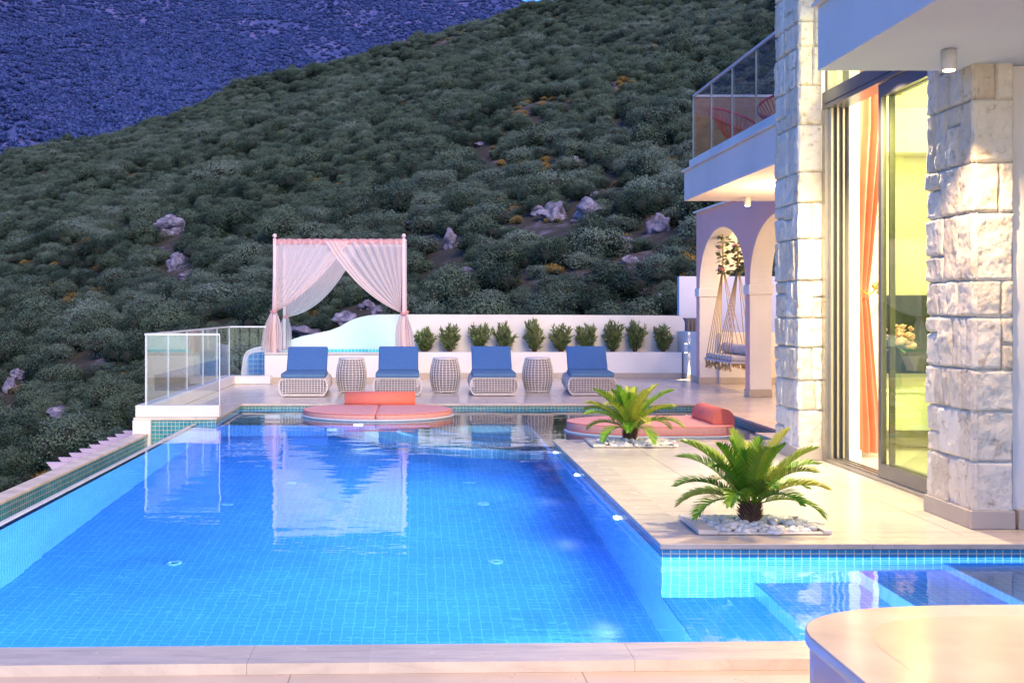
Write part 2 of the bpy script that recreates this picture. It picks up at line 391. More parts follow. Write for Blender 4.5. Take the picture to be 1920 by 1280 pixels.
# ------------------------------------------------------------------ terrain
def hz(x, y):
    base = .271 * x + .265 * y - 15 + H
    a = min(1, max(0, (y - 25) / 40))
    k = noise.noise(Vector((x * .02, y * .02, 1.3))) * .018 * y + noise.noise(Vector((x * .07, y * .07, 4.))) * 1.1 + noise.noise(Vector((x * .25, y * .25, 9.))) * .3
    if y > 330: base -= ((y - 330) ** 2) * .0022
    return base + k * a
def hillhit(px, py):
    u = (px - VX) / F; e = -(py - VY) / F; d = 30.
    while d < 420:
        if hz(u * d, d) > H + e * d: return Vector((u * d, d, hz(u * d, d)))
        d += .4
    return None
def ground_mat():
    m, nt, nd, lk = new_mat('hillside_soil')
    out = N(nt, 'ShaderNodeOutputMaterial'); p = N(nt, 'ShaderNodeBsdfPrincipled'); g = N(nt, 'ShaderNodeNewGeometry')
    n1 = N(nt, 'ShaderNodeTexNoise', Scale=.35, Detail=8.0, Roughness=.7); lk.new(g.outputs['Position'], n1.inputs['Vector'])
    lk.new(ramp(nt, n1.outputs['Fac'], [(.35, (.022, .024, .016)), (.52, (.045, .038, .026)), (.58, (.08, .07, .075)), (.68, (.20, .18, .25))]), p.inputs['Base Color'])
    p.inputs['Roughness'].default_value = .95
    b = N(nt, 'ShaderNodeBump', Strength=.8, Distance=.4); lk.new(n1.outputs['Fac'], b.inputs['Height']); lk.new(b.outputs[0], p.inputs['Normal'])
    lk.new(p.outputs[0], out.inputs[0]); return m
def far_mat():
    m, nt, nd, lk = new_mat('far_slope_haze')
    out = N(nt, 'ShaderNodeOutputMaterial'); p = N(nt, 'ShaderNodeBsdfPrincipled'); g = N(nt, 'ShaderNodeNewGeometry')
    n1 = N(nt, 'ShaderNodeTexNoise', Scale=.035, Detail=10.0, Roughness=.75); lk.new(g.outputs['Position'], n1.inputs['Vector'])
    lk.new(ramp(nt, n1.outputs['Fac'], [(.38, (.03, .055, .18)), (.53, (.06, .08, .24)), (.66, (.20, .16, .36))]), p.inputs['Base Color'])  # bluish slope: distance haze put into the base colour
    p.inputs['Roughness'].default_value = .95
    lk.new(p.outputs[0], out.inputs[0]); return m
M['soil'] = ground_mat(); M['farslope'] = far_mat()
def terr():
    mb = MB(); ys = [4.]
    while ys[-1] < 470: ys.append(ys[-1] * 1.012 + .35)
    nx = 150
    for j, y in enumerate(ys):
        hw = 60 + .75 * y
        for i in range(nx + 1):
            x = -hw + 2 * hw * i / nx; mb.v.append((x, y, hz(x, y)))
    for j in range(len(ys) - 1):
        for i in range(nx):
            a = j * (nx + 1) + i; mb.f.append((a, a + 1, a + nx + 2, a + nx + 1)); mb.sm.append(True); mb.mi.append(0)
    mb.build('hillside', 'soil', kind='structure')
terr()
mb = MB(); mb.box(-900, 900, -60, 1000, -60, -58.5); mb.build('ground', 'soil', kind='structure')
def fz(x, y):
    return 72 + (y - 600) * .43 - .13 * x - max(0, x - 88) * .55 + noise.noise(Vector((x * .004, y * .0025, 2.))) * 40 + abs(noise.noise(Vector((x * .012 + y * .004, y * .004, 6.)))) * -34 + H
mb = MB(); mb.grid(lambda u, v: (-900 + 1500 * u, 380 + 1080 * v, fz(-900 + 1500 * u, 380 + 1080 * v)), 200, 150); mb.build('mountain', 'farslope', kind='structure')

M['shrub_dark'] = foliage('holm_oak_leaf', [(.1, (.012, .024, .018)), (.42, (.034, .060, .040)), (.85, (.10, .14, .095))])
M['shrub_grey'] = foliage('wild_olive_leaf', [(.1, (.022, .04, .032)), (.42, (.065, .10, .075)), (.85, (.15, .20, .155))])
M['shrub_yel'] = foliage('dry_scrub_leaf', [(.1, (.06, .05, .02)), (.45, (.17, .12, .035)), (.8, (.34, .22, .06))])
M['shrub_core'] = plain('shrub_inner_shade', (.016, .02, .014), 1., .3)  # near-black cores: shade inside the bush put into the colour
M['far_shrub'] = foliage('far_scrub_haze', [(.1, (.020, .042, .15)), (.45, (.038, .07, .22)), (.8, (.075, .11, .30))])  # blue leaf tones carry the painted distance haze

def shrub_mesh(name, mat, nl, leaf, seed, lobes=9, tall=.8, rough=0.):
    rnd = random.Random(seed); mb = MB()
    L = []
    for i in range(lobes):
        a = rnd.uniform(0, 2 * PI); r = rnd.uniform(.0, .62) if i else 0
        z = rnd.uniform(.25, .62) * tall * (1.15 - r * .7)
        L.append((Vector((r * math.cos(a), r * math.sin(a), z)), rnd.uniform(.20, .42)))
    for c, r in L:
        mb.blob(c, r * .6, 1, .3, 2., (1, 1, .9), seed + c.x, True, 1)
    for i in range(nl):
        c, r = L[rnd.randrange(len(L))]
        d = Vector((rnd.gauss(0, 1), rnd.gauss(0, 1), rnd.gauss(.25, 1))).normalized()
        k = r * (1 + .16 * noise.noise(d * 3 + c * 7)) * rnd.uniform(.84, 1.13)
        p = c + Vector((d.x, d.y, d.z * .92)) * k
        if p.z < .01: continue
        s = leaf * rnd.uniform(.6, 1.35)
        n = (d + Vector((rnd.gauss(0, .55), rnd.gauss(0, .55), rnd.gauss(.1, .55)))).normalized()
        t = n.orthogonal().normalized(); t = Matrix.Rotation(rnd.uniform(0, 2 * PI), 3, n) @ t; b = n.cross(t)
        mb.add([p - t * s * .5, p + b * s * .36, p + t * s * .5 + n * s * .12, p - b * s * .36], [(0, 1, 2, 3)])
    me = bpy.data.meshes.new(name); me.from_pydata(mb.v, [], mb.f)
    a_ = me.attributes.new('tip', 'FLOAT', 'POINT'); a_.data.foreach_set('value', [max(0, min(1, (v[2] / tall - .25) * 1.5 - .25 + .5 * noise.noise(Vector(v) * 4))) for v in mb.v])  # height gradient that carries the painted skylight
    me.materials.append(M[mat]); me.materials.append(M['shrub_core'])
    me.polygons.foreach_set('use_smooth', mb.sm); me.polygons.foreach_set('material_index', mb.mi)
    return me
KINDS = [  # mesh, look, share
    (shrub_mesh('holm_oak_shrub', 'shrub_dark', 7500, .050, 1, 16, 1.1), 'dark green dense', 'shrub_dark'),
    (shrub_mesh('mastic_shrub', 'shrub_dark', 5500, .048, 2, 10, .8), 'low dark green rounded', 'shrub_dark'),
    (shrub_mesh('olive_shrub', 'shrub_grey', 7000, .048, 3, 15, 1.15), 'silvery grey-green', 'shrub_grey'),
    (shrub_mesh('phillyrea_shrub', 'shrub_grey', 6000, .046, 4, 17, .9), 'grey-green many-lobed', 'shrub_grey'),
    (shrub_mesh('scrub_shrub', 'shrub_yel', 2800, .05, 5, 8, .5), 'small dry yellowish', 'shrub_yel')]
# ---- limestone outcrops
ROCKS = [(318, 430, 58, 34), (332, 495, 34, 30), (1108, 398, 60, 34), (1095, 365, 44, 18), (1035, 405, 44, 32), (1008, 398, 24, 18), (1235, 425, 34, 34), (1185, 410, 14, 10),
         (780, 425, 40, 14), (845, 455, 24, 34), (835, 430, 22, 14), (1125, 475, 34, 24), (1165, 462, 60, 24), (1105, 490, 22, 22), (1180, 490, 24, 18), (748, 304, 16, 12), (1190, 232, 12, 8), (1158, 216, 12, 8),
         (905, 273, 26, 7), (1148, 316, 18, 12), (1080, 301, 8, 12), (690, 575, 26, 16), (715, 585, 26, 18), (668, 560, 16, 16), (570, 625, 50, 20), (645, 600, 40, 24),
         (175, 640, 26, 16), (105, 665, 24, 16), (35, 705, 24, 18), (110, 780, 42, 24), (20, 730, 18, 30), (952, 520, 12, 8), (1015, 262, 16, 7), (620, 320, 8, 6), (1195, 555, 34, 22), (880, 520, 36, 24),
         (425, 585, 14, 8), (350, 520, 24, 14), (480, 450, 14, 10), (190, 500, 20, 10), (240, 410, 12, 8), (560, 470, 14, 10), (1060, 355, 12, 12), (930, 400, 12, 9), (1245, 560, 22, 16)]
def rock_mat():
    m, nt, nd, lk = new_mat('lilac_limestone')
    out = N(nt, 'ShaderNodeOutputMaterial'); p = N(nt, 'ShaderNodeBsdfPrincipled'); g = N(nt, 'ShaderNodeNewGeometry')
    n1 = N(nt, 'ShaderNodeTexNoise', Scale=2.2, Detail=9.0, Roughness=.75); lk.new(g.outputs['Position'], n1.inputs['Vector'])
    lk.new(ramp(nt, n1.outputs['Fac'], [(.35, (.06, .055, .08)), (.5, (.17, .155, .225)), (.65, (.36, .34, .42))]), p.inputs['Base Color'])
    p.inputs['Roughness'].default_value = .9
    b = N(nt, 'ShaderNodeBump', Strength=.8, Distance=.12); lk.new(n1.outputs['Fac'], b.inputs['Height']); lk.new(b.outputs[0], p.inputs['Normal'])
    lk.new(p.outputs[0], out.inputs[0]); return m
M['rock'] = rock_mat()
rockpos = []
def where(px, py):
    if px < 275: return ('left of the glass railing' if py > 620 else 'on the slope up left of the pink cabana')
    if px < 500: return ('just behind the glass railing' if py > 560 else 'uphill between railing and cabana')
    if px < 780: return ('seen through the pink cabana' if py > 450 else 'above the pink cabana')
    if px < 1290: return ('behind the planted garden wall' if py > 480 else 'high on the slope left of the upper balcony' if py < 330 else 'mid slope above the garden wall')
    return 'behind the upper balcony'
rn = 0
for (px, py, wd, ht) in ROCKS:
    p = hillhit(px, py + ht * .3)
    if not p: continue
    s = wd / F * p.y / 2 * 1.15; hh = ht / F * p.y / 2 * 1.1; rn += 1
    mb = MB(); mb.blob((p.x, p.y, p.z + hh * .6), 1., 4, .75, 1.2, (s, s * .8, hh), rn * 1.7, False)
    mb.blob((p.x + s * .6, p.y - s * .3, p.z), .6, 3, .8, 1.7, (s, s * .7, hh), rn * 2.9, False)
    for q in range(5):
        a_ = q * 2.1 + rn; mb.blob((p.x + math.cos(a_) * s * .9, p.y + math.sin(a_) * s * .5, hz(p.x + math.cos(a_) * s * .9, p.y + math.sin(a_) * s * .5) + hh * .05), .22 + .1 * math.sin(q * 3 + rn), 2, .8, 2., (s, s * .8, hh), rn + q, False)
    mb.v = [tuple(Vector(v) + Vector((0, 0, -.25 * hh * abs(((v[0] * 1.7 + v[2] * .6) % 1) - .5)))) for v in mb.v]
    # fracture the surface
    mb.v = [tuple(Vector(v) + Vector((0, 0, 1)) * (noise.noise(Vector(v) * 2.1) * .22 * hh + abs(noise.noise(Vector(v) * .9)) * .3 * hh)) for v in mb.v]
    o = mb.build('limestone_rock', 'rock')
    sz = 'large' if wd > 40 else 'medium' if wd > 20 else 'small'
    tag(o, f'{sz} {"flat" if ht < wd * .5 else "upright" if ht > wd else "rounded"} lilac-grey limestone rock among shrubs {where(px, py)}', 'rock', 'limestone rocks on the hillside')
    rockpos.append((p, px, py, wd, ht))
# ---- shrubs
def scr(p): return (VX + F * p[0] / p[1], VY - F * (p[2] - H) / p[1])
rnd = random.Random(11); pts = []
Y = 38.
while Y < 380:
    step = 1.02 + .0034 * Y
    hw0, hw1 = -.42 * Y - 3, .40 * Y + 3
    X = hw0
    while X < hw1:
        x = X + rnd.uniform(-.6, .6) * step; y = Y + rnd.uniform(-.5, .5) * step
        X += step * rnd.uniform(.8, 1.25)
        dens = noise.noise(Vector((x * .05, y * .05, 20.)))
        if rnd.random() < .03 + (.4 if dens > .36 else 0) + max(0, dens) * .2: continue
        z = hz(x, y); r = rnd.uniform(.5, 1.3) * (rnd.uniform(1.2, 1.6) if rnd.random() < .15 else 1) * (.92 + .0022 * Y)
        sx, sy = scr((x, y, z + r * .6)); pr = r / y * F
        bad = False
        for (q, px, py, wd, ht) in rockpos:
            if abs(sx - px) < wd * .4 + min(pr, 24) * .6 and -ht * .5 < sy - py < ht * .45 + min(pr, 26) * .95 and y < q.y + 1.: bad = True; break
        if bad: continue
        n = noise.noise(Vector((x * .04, y * .04, 33.))) * 1.3 + rnd.gauss(0, .35)
        k = 2 if n > .45 else 3 if n > .12 else 0 if n > -.25 else 1
        if rnd.random() < .13 + max(0, dens) * .5: k = 4; r = rnd.uniform(.4, .85)
        pts.append([x, y, z - .08 * r, r, k, rnd.uniform(0, 2 * PI), sx, sy, pr])
    Y += step * .9
def vis(p):
    sx, sy, pr = p[6], p[7], p[8]
    if sx < -10 or sx > 1290 or sy < 0: return False
    if sx < 255: return sy < 905 - .44 * sx
    if sx < 500: return sy < 700
    if sx < 780: return sy < 640 - (sx - 500) * .19
    return sy < 592 + pr * .3
V = sorted([p for p in pts if vis(p)], key=lambda p: -p[8])[:290]
big = set(id(p) for p in V)
NAMES = ['holm_oak_shrub', 'mastic_shrub', 'olive_shrub', 'phillyrea_shrub', 'scrub_shrub']
protos = {}
for p in V:
    me = KINDS[p[4]][0]
    o = bpy.data.objects.new(NAMES[p[4]], me); col.objects.link(o)
    o.location = p[:3]; o.rotation_euler = (0, 0, p[5]); s = p[3] * 1.28; o.scale = (s, s * (.8 + .4 * ((p[5] * 3) % 1)), s * (.8 + .6 * ((p[5] * 7) % 1) ** 2))
    sz = 'big' if p[3] > 1.2 else 'small' if p[3] < .7 else 'middle-sized'
    tag(o, f'{sz} {KINDS[p[4]][1]} shrub {where(p[6], p[7])}', 'shrub', f'{sz} {KINDS[p[4]][1]} shrubs {where(p[6], p[7])}')
    protos.setdefault(p[4], o)

def scatter(name, plist, meshes, mats_ok=None):
    """one stuff object: leaf meshes instanced on its own points"""
    me = bpy.data.meshes.new(name); me.from_pydata([p[:3] for p in plist], [], [])
    for an, ty, vals in (('rad', 'FLOAT', [p[3] for p in plist]), ('ang', 'FLOAT', [p[5] for p in plist]), ('kind_id', 'INT', [p[4] for p in plist])):
        a = me.attributes.new(an, ty, 'POINT'); a.data.foreach_set('value', vals)
    o = bpy.data.objects.new(name, me); col.objects.link(o); o['kind'] = 'stuff'
    g = bpy.data.node_groups.new(name, 'GeometryNodeTree')
    g.interface.new_socket('Geometry', in_out='INPUT', socket_type='NodeSocketGeometry'); g.interface.new_socket('Geometry', in_out='OUTPUT', socket_type='NodeSocketGeometry')
    gi = g.nodes.new('NodeGroupInput'); go = g.nodes.new('NodeGroupOutput')
    mtp = g.nodes.new('GeometryNodeMeshToPoints'); ip = g.nodes.new('GeometryNodeInstanceOnPoints')
    jn = g.nodes.new('GeometryNodeJoinGeometry')
    for ob in reversed(meshes):
        oi = g.nodes.new('GeometryNodeObjectInfo'); oi.inputs['Object'].default_value = ob; oi.inputs['As Instance'].default_value = True
        g.links.new(oi.outputs['Geometry'], jn.inputs[0])
    def attr(nm, ty):
        n = g.nodes.new('GeometryNodeInputNamedAttribute'); n.data_type = ty; n.inputs['Name'].default_value = nm; return n.outputs[0]
    g.links.new(gi.outputs[0], mtp.inputs[0]); g.links.new(mtp.outputs[0], ip.inputs['Points'])
    if len(meshes) > 1:
        g.links.new(jn.outputs[0], ip.inputs['Instance']); ip.inputs['Pick Instance'].default_value = True
        g.links.new(attr('kind_id', 'INT'), ip.inputs['Instance Index'])
    else: g.links.new(jn.outputs[0], ip.inputs['Instance'])
    cx = g.nodes.new('ShaderNodeCombineXYZ'); g.links.new(attr('ang', 'FLOAT'), cx.inputs[2])
    e2r = g.nodes.new('FunctionNodeEulerToRotation'); g.links.new(cx.outputs[0], e2r.inputs[0]); g.links.new(e2r.outputs[0], ip.inputs['Rotation'])
    g.links.new(attr('rad', 'FLOAT'), ip.inputs['Scale'])
    g.links.new(ip.outputs[0], go.inputs[0])
    md = o.modifiers.new('scatter', 'NODES'); md.node_group = g
    return o
rest = [[p[0], p[1], p[2], p[3] * 1.28, p[4], p[5]] for p in pts if id(p) not in big]
# stuff needs neutral-scale sources: five spare plants set out on the hill like the others
src = []
for k in range(5):
    p = rest.pop(next(i for i, q in enumerate(rest) if q[4] == k and q[1] < 60))
    o = bpy.data.objects.new(NAMES[k], KINDS[k][0]); col.objects.link(o); o.location = p[:3]
    tag(o, f'{KINDS[k][1]} shrub low on the slope below the deck', 'shrub', f'{KINDS[k][1]} shrubs low on the slope'); src.append(o)
# Object Info keeps the object's own geometry (original space), so the joined instances stay at their origins
tag(scatter('hillside_scrub', rest, src), 'dense green and grey maquis scrub covering the near hillside', 'scrub')
fpts = []; rnd = random.Random(5)
for i in range(42000):
    y = rnd.uniform(470, 1400); x = rnd.uniform(-.40, .16) * y
    d = noise.noise(Vector((x * .02, y * .02, 50.))) + .5 * noise.noise(Vector((x * .06, y * .06, 51.)))
    if d > .40 and rnd.random() < .5: continue
    fpts.append([x, y, fz(x, y) - .5, rnd.uniform(1.6, 4.4), 0, rnd.uniform(0, 6.28)])
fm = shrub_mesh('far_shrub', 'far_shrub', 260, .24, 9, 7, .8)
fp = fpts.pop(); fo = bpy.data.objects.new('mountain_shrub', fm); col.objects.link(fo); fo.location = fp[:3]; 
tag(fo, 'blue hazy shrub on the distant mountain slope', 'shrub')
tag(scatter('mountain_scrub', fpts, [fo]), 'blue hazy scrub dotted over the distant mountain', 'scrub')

# ------------------------------------------------------------------ decks and pool
ZW = -.08
NL = (-3.9, 4.965); NR = (9.0, 5.33)      # pool's near edge, very slightly out of square
def ny(x): return NL[1] + (NR[1] - NL[1]) * (x - NL[0]) / (NR[0] - NL[0])
mb = MB()
mb.box(-3.78, 12, 18.27, 27, -.30, 0)
mb.box(-3.78, -2.97, 15.72, 18.268, -.30, 0)
mb.box(4.60, 12, 7.3, 18.268, -.30, 0)
mb.box(1.78, 4.598, 7.52, 12.74, -.30, 0)
mb.build('pool_deck', 'deck', kind='structure')
mb = MB(); mb.box(-6, 12, -4, 4.80, -.40, -.045); mb.prism([(-6, 4.80), (12, 4.80), (12, ny(12) - .12), (-6, ny(-6) - .12)], -.4, -.047)
mb.build('terrace_floor', 'near', kind='structure')

pool = thing('swimming_pool', (0, 10, 0), 'long blue mosaic infinity pool with marble edging and underwater lamps', 'pool')
def wallq(name, x0, y0, x1, y1, z0, z1, mat, flip=False):
    mb = MB(); mb.quad((x0, y0, z0), (x1, y1, z0), (x1, y1, z1), (x0, y0, z1)); return mb.build(name, mat, pool)
mb = MB(); mb.box(-2.95, 1.51, 4.6, 16.1, -2.0, -1.8); mb.build('pool_floor', 'pool_xy', pool)
mb = MB(); mb.box(1.514, 10, 4.6, 7.25, -1.3, -1.05); mb.build('pool_floor', 'pool_xy', pool)
mb = MB(); mb.box(-2.7, 1.51, 16.1, 18.0, -.6, -.42); mb.box(1.512, 4.33, 13.0, 18.0, -.6, -.42); mb.build('shallow_shelf', 'shelf_xy', pool)
T = -.032; B = -.145
def pwall(x0, y0, x1, y1, zb, ax, band=None, zt=T):
    if band: wallq('waterline_band', x0, y0, x1, y1, B, zt, band); wallq('pool_wall', x0, y0, x1, y1, zb, B, ax)
    else: wallq('pool_wall', x0, y0, x1, y1, zb, zt, ax)
pwall(1.51, 7.25, 1.51, 13.0, -1.8, 'pool_yz', 'band_yz')
pwall(1.51, 7.25, 10, 7.25, -1.05, 'pool_xz', 'bandn_xz')
pwall(1.51, 13.0, 4.33, 13.0, -.42, 'pool_xz', 'band_xz')
pwall(4.33, 13.0, 4.33, 18.0, -.42, 'pool_yz', 'band_yz')
pwall(-2.7, 18.0, 4.33, 18.0, -.42, 'pool_xz', 'band_xz')
pwall(-2.7, 15.7, -2.7, 18.0, -1.8, 'pool_yz', 'band_yz')
wallq('waterline_band', -3.61, 15.7, -2.7, 15.7, -.75, T, 'band_xz')
wallq('pool_wall', -2.95, 15.7, -2.7, 15.7, -1.8, -.75, 'pool_xz')
wallq('pool_wall', -2.95, 16.1, 1.51, 16.1, -1.8, -.42, 'pool_xz')
wallq('pool_wall', 1.511, 13.0, 1.511, 16.1, -1.8, -.42, 'pool_yz')
wallq('pool_wall', 1.51, 5.0, 1.51, 7.25, -1.8, -1.05, 'pool_yz')
wallq('pool_wall', -2.95, ny(-2.95), 10, ny(10), -1.8, T, 'pool_xz')
mb = MB(); mb.box(-2.95, -2.90, 4.9, 15.7, -1.9, ZW - .012); mb.build('infinity_edge', 'pool_yz', pool)
mb = MB(); mb.box(-3.012, -2.952, 4.9, 15.7, -.9, ZW + .004, .008); mb.build('infinity_lip', 'ledge', pool)
# catch channel and the outer wall with its limestone coping
mb = MB(); mb.quad((-3.60, 2, -.75), (-3.60, 15.7, -.75), (-3.60, 15.7, -.235), (-3.60, 2, -.235)); mb.build('channel_tiles', 'band_yz', pool)
mb = MB(); mb.box(-3.60, -2.952, 2, 15.7, -.9, -.75); mb.build('channel_floor', 'band_yz', pool)
mb = MB(); mb.box(-3.74, -3.604, 2, 15.7, -6, -.237); mb.build('outer_wall', 'white', pool)
mb = MB()
y = 2.
while y < 15.6:
    mb.box(-3.775, -3.592, y + .002, min(y + 1.1, 15.7) - .002, -.235, -.205, .004, 1); y += 1.1
mb.build('channel_coping', 'limecoping', pool)
# submerged steps
mb = MB(); mb.box(2.08, 10, 4.9, 7.246, -1.06, -.74); mb.build('pool_step', 'step_xy', pool)
mb = MB(); mb.box(2.72, 10, 4.9, 7.244, -.9, -.44); mb.build('pool_step', 'step_xy', pool)
mb = MB(); mb.box(3.25, 10, 4.9, 7.242, -.9, -.25); mb.build('pool_step', 'step_xy', pool)
def arcstep(r, z0, z1):
    pts = [(1.505, 16.095)] + [(1.505 - r * math.sin(a), 16.095 - r * math.cos(a)) for a in [i * PI / 2 / 28 for i in range(29)]]
    mb = MB(); mb.prism(pts, z0, z1); mb.build('curved_step', 'shelf_xy', pool)
arcstep(1.35, -1.8, -.62); arcstep(1.8, -1.8, -.86); arcstep(2.25, -1.8, -1.1)
# coping of marble slabs
def cop(x0, x1, y0, y1, n, along, z=.006, mat='coping', t=.036):
    mb = MB()
    for i in range(n):
        a, b = i / n, (i + 1) / n
        if along == 'y': mb.box(x0, x1, y0 + (y1 - y0) * a + .0008, y0 + (y1 - y0) * b - .0008, z - t, z, .004, 1)
        else: mb.box(x0 + (x1 - x0) * a + .0008, x0 + (x1 - x0) * b - .0008, y0, y1, z - t, z, .004, 1)
    return mb.build('coping', mat, pool)
cop(1.495, 1.776, 7.52, 12.74, 7, 'y'); cop(1.495, 12, 7.235, 7.516, 8, 'x'); cop(1.495, 4.6, 12.744, 13.015, 3, 'x')
cop(4.315, 4.6, 13.02, 17.98, 4, 'y'); cop(-2.97, 4.6, 17.985, 18.268, 7, 'x'); cop(-2.97, -2.685, 15.70, 17.98, 3, 'y')
cop(-3.80, -2.97, 15.68, 15.72, 1, 'x')
mb = MB()
for i in range(9):
    a = -3.9 + i * 1.6; b = a + 1.5985
    if a > 9: break
    mb.prism([(a, ny(a) - .245), (b, ny(b) - .245), (b, ny(b) + .015), (a, ny(a) + .015)], -.046, 0)
mb.build('coping', 'coping', pool)
mb = MB()
mb.box(-3.80, -3.56, 15.64, 15.695, -.9, -.03); mb.build('corner_pier', 'white', pool)
# inlets on the floor
for (px, py) in ((325, 1055), (425, 945), (930, 1053), (905, 944), (545, 905), (880, 905), (485, 873), (700, 875)):
    u = (px - VX) / F; t = (py - VY) / F; d = (H - ZW) / t; x = u * d
    hlen = math.hypot(u, 1); inc = math.atan(hlen / t); tt = math.tan(math.asin(math.sin(inc) / 1.333))
    trav = 1.8 * tt + .0; x += u / hlen * (1.8 + ZW) * tt; yy = d + (1.8 + ZW) * tt / hlen
    mb = MB(); mb.lathe(x, yy, [(.02, -1.799), (.02, -1.792), (.065, -1.791), (.065, -1.799)], 20); 
    mb.build('floor_inlet', 'drain', pool)
# pool lamps
def lamp(x, y, z, dx, dy, pw, vis=True, size=2.7):
    if vis:
        n = Vector((dx, dy, 0)); m = Matrix.Translation((x, y, z)) @ n.to_track_quat('Z', 'Y').to_matrix().to_4x4()
        bm = bmesh.new(); bmesh.ops.create_cone(bm, cap_ends=True, segments=20, radius1=.06, radius2=.05, depth=.02)
        mb = MB(); mb.bm(bm, False, 0, m); l = mb.build('pool_lamp', 'glow_pool', pool)
    spot('pool_light', (x + dx * .04, y + dy * .04, z), (x + dx * 2, y + dy * 2, z - .45), pw, COOL, size, .9, .06)
PW = 690
for y in (8.87, 11.1, 12.8): lamp(1.497, y, -.30, -1, 0, PW)
lamp(-.81, 16.085, -.52, 0, -1, PW * .9)
for x in (-2.0, -.6, .9): lamp(x, ny(x) + .012, -.5, 0, 1, PW * .9, False)
for y in (6.2,): lamp(1.497, y, -1.3, -1, 0, PW * .5, False)
for x in (2.0, 3.4, 4.9): lamp(x, ny(x) + .012, -.22, 0, 1, PW * .26, False, 3.0)
point('shelf_fill', (3.2, 16.9, -.3), 22, (.7, .85, 1), .0)  # added fill points without fixtures, to brighten the dim shelf
point('shelf_fill', (-1.9, 17.2, -.25), 10, (.6, .8, 1), .0)
point('shelf_fill', (.9, 15.6, -.45), 22, (.7, .88, 1), .0)
point('step_fill', (4.7, 6.2, -.11), 60, COOL, .0)  # added fill points without fixtures, to brighten the dark step tops
point('step_fill', (2.4, 5.55, -.12), 55, COOL, .0)
point('step_fill', (3.35, 5.6, -.10), 30, COOL, .0)
# water
mb = MB()
def wq(x0, x1, y0, y1): mb.quad((x0, y0, ZW), (x1, y0, ZW), (x1, y1, ZW), (x0, y1, ZW))
wq(-2.956, 1.51, 4.9, 15.7); wq(-2.7, 1.51, 15.7, 18.0); wq(1.51, 10, 4.9, 7.25); wq(1.51, 4.33, 13.0, 18.0)
mb.build('pool_water', 'water', kind='structure')
mb = MB(); mb.quad((-3.6, 2, -.62), (-3.014, 2, -.62), (-3.014, 15.7, -.62), (-3.6, 15.7, -.62)); mb.build('channel_water', 'water', kind='structure')

# ------------------------------------------------------------------ pergola rafters below the wall
pg = thing('pergola', (-4.2, 15, -.4), 'row of lavender pergola rafters jutting out below the limestone pool wall', 'pergola')
for i in range(9):
    y = 13.9 + .45 * i
    mb = MB(); v = [(-4.40, -.36), (-3.80, -.36), (-3.80, -.62), (-4.18, -.62)]
    vs = [(a, y, b) for a, b in v] + [(a, y + .06, b) for a, b in v]
    mb.add(vs, [(0, 1, 2, 3), (7, 6, 5, 4), (0, 4, 5, 1), (1, 5, 6, 2), (2, 6, 7, 3), (3, 7, 4, 0)])
    mb.build('rafter', 'lav_beam', pg)
mb = MB(); mb.box(-3.98, -3.86, 13.5, 17.9, -.76, -.62); mb.build('purlin', 'lav_beam', pg)

# ------------------------------------------------------------------ low wall and glass railing
gr = thing('glass_railing', (-3.65, 15.8, 0), 'frameless glass railing on a low white kerb at the far left pool corner', 'railing')
mb = MB(); mb.box(-3.78, -2.655, 15.705, 15.86, .008, .165, .006, 1); mb.box(-3.78, -3.55, 15.862, 23.0, .004, .165, .006, 1); mb.box(-3.548, -2.86, 22.75, 23.0, .004, .165, .006, 1)
mb.build('kerb', 'white', gr)
def pane(a, b, z0=.165, z1=1.10):
    a = Vector((a[0], a[1], 0)); b = Vector((b[0], b[1], 0)); n = (b - a).normalized().cross(Vector((0, 0, 1))) * .006
    a2 = a + (b - a).normalized() * .006; b2 = b - (b - a).normalized() * .006
    mb = MB(); mb.prism([(a2 - n)[:2], (b2 - n)[:2], (b2 + n)[:2], (a2 + n)[:2]], z0, z1); return mb
pane((-3.65, 15.78), (-2.665, 15.78)).build('glass_panel', 'rail_glass', gr)
for i in range(5): pane((-3.65, 15.79 + 1.386 * i), (-3.65, 15.79 + 1.386 * (i + 1))).build('glass_panel', 'rail_glass', gr)
pane((-3.65, 22.72), (-2.95, 22.72)).build('glass_panel', 'rail_glass', gr)
mb = MB(); mb.box(-3.67, -2.66, 15.768, 15.792, 1.101, 1.128); mb.box(-3.664, -3.636, 15.793, 22.7, 1.101, 1.128); mb.box(-3.635, -2.93, 22.706, 22.734, 1.101, 1.128)
mb.build('handrail', 'handrail', gr)
mb = MB()
for i in range(6): mb.box(-3.662, -3.638, 15.783 + 1.386 * i, 15.795 + 1.386 * i, .165, 1.10)
mb.box(-3.662, -3.65, 15.77, 15.782, .165, 1.10); mb.box(-2.668, -2.656, 15.774, 15.786, .165, 1.1)
mb.build('edge_trim', 'handrail', gr)

# ------------------------------------------------------------------ hot tub, garden wall, planter
def curve_top(pts, x):
    for (x0, z0), (x1, z1) in zip(pts, pts[1:]):
        if x0 <= x <= x1:
            t = (x - x0) / (x1 - x0); return z0 + (z1 - z0) * t
    return pts[-1][1] if x > pts[-1][0] else pts[0][1]
DW = 25.3
prof = [(452, 700), (452.6, 680), (455, 668), (462, 657.5), (478, 651), (497, 648), (520, 645), (541, 639), (554, 634), (567, 630), (589, 625.6), (620, 619), (637, 612.5), (655, 601.5), (668, 596.5), (677, 594), (692, 591), (712, 589.5), (751, 589.3), (1000, 590), (1270, 591.5), (1278, 593), (1282, 597), (1284, 604)]
prof = [(at(x, y, DW).x, at(x, y, DW).z) for x, y in prof]
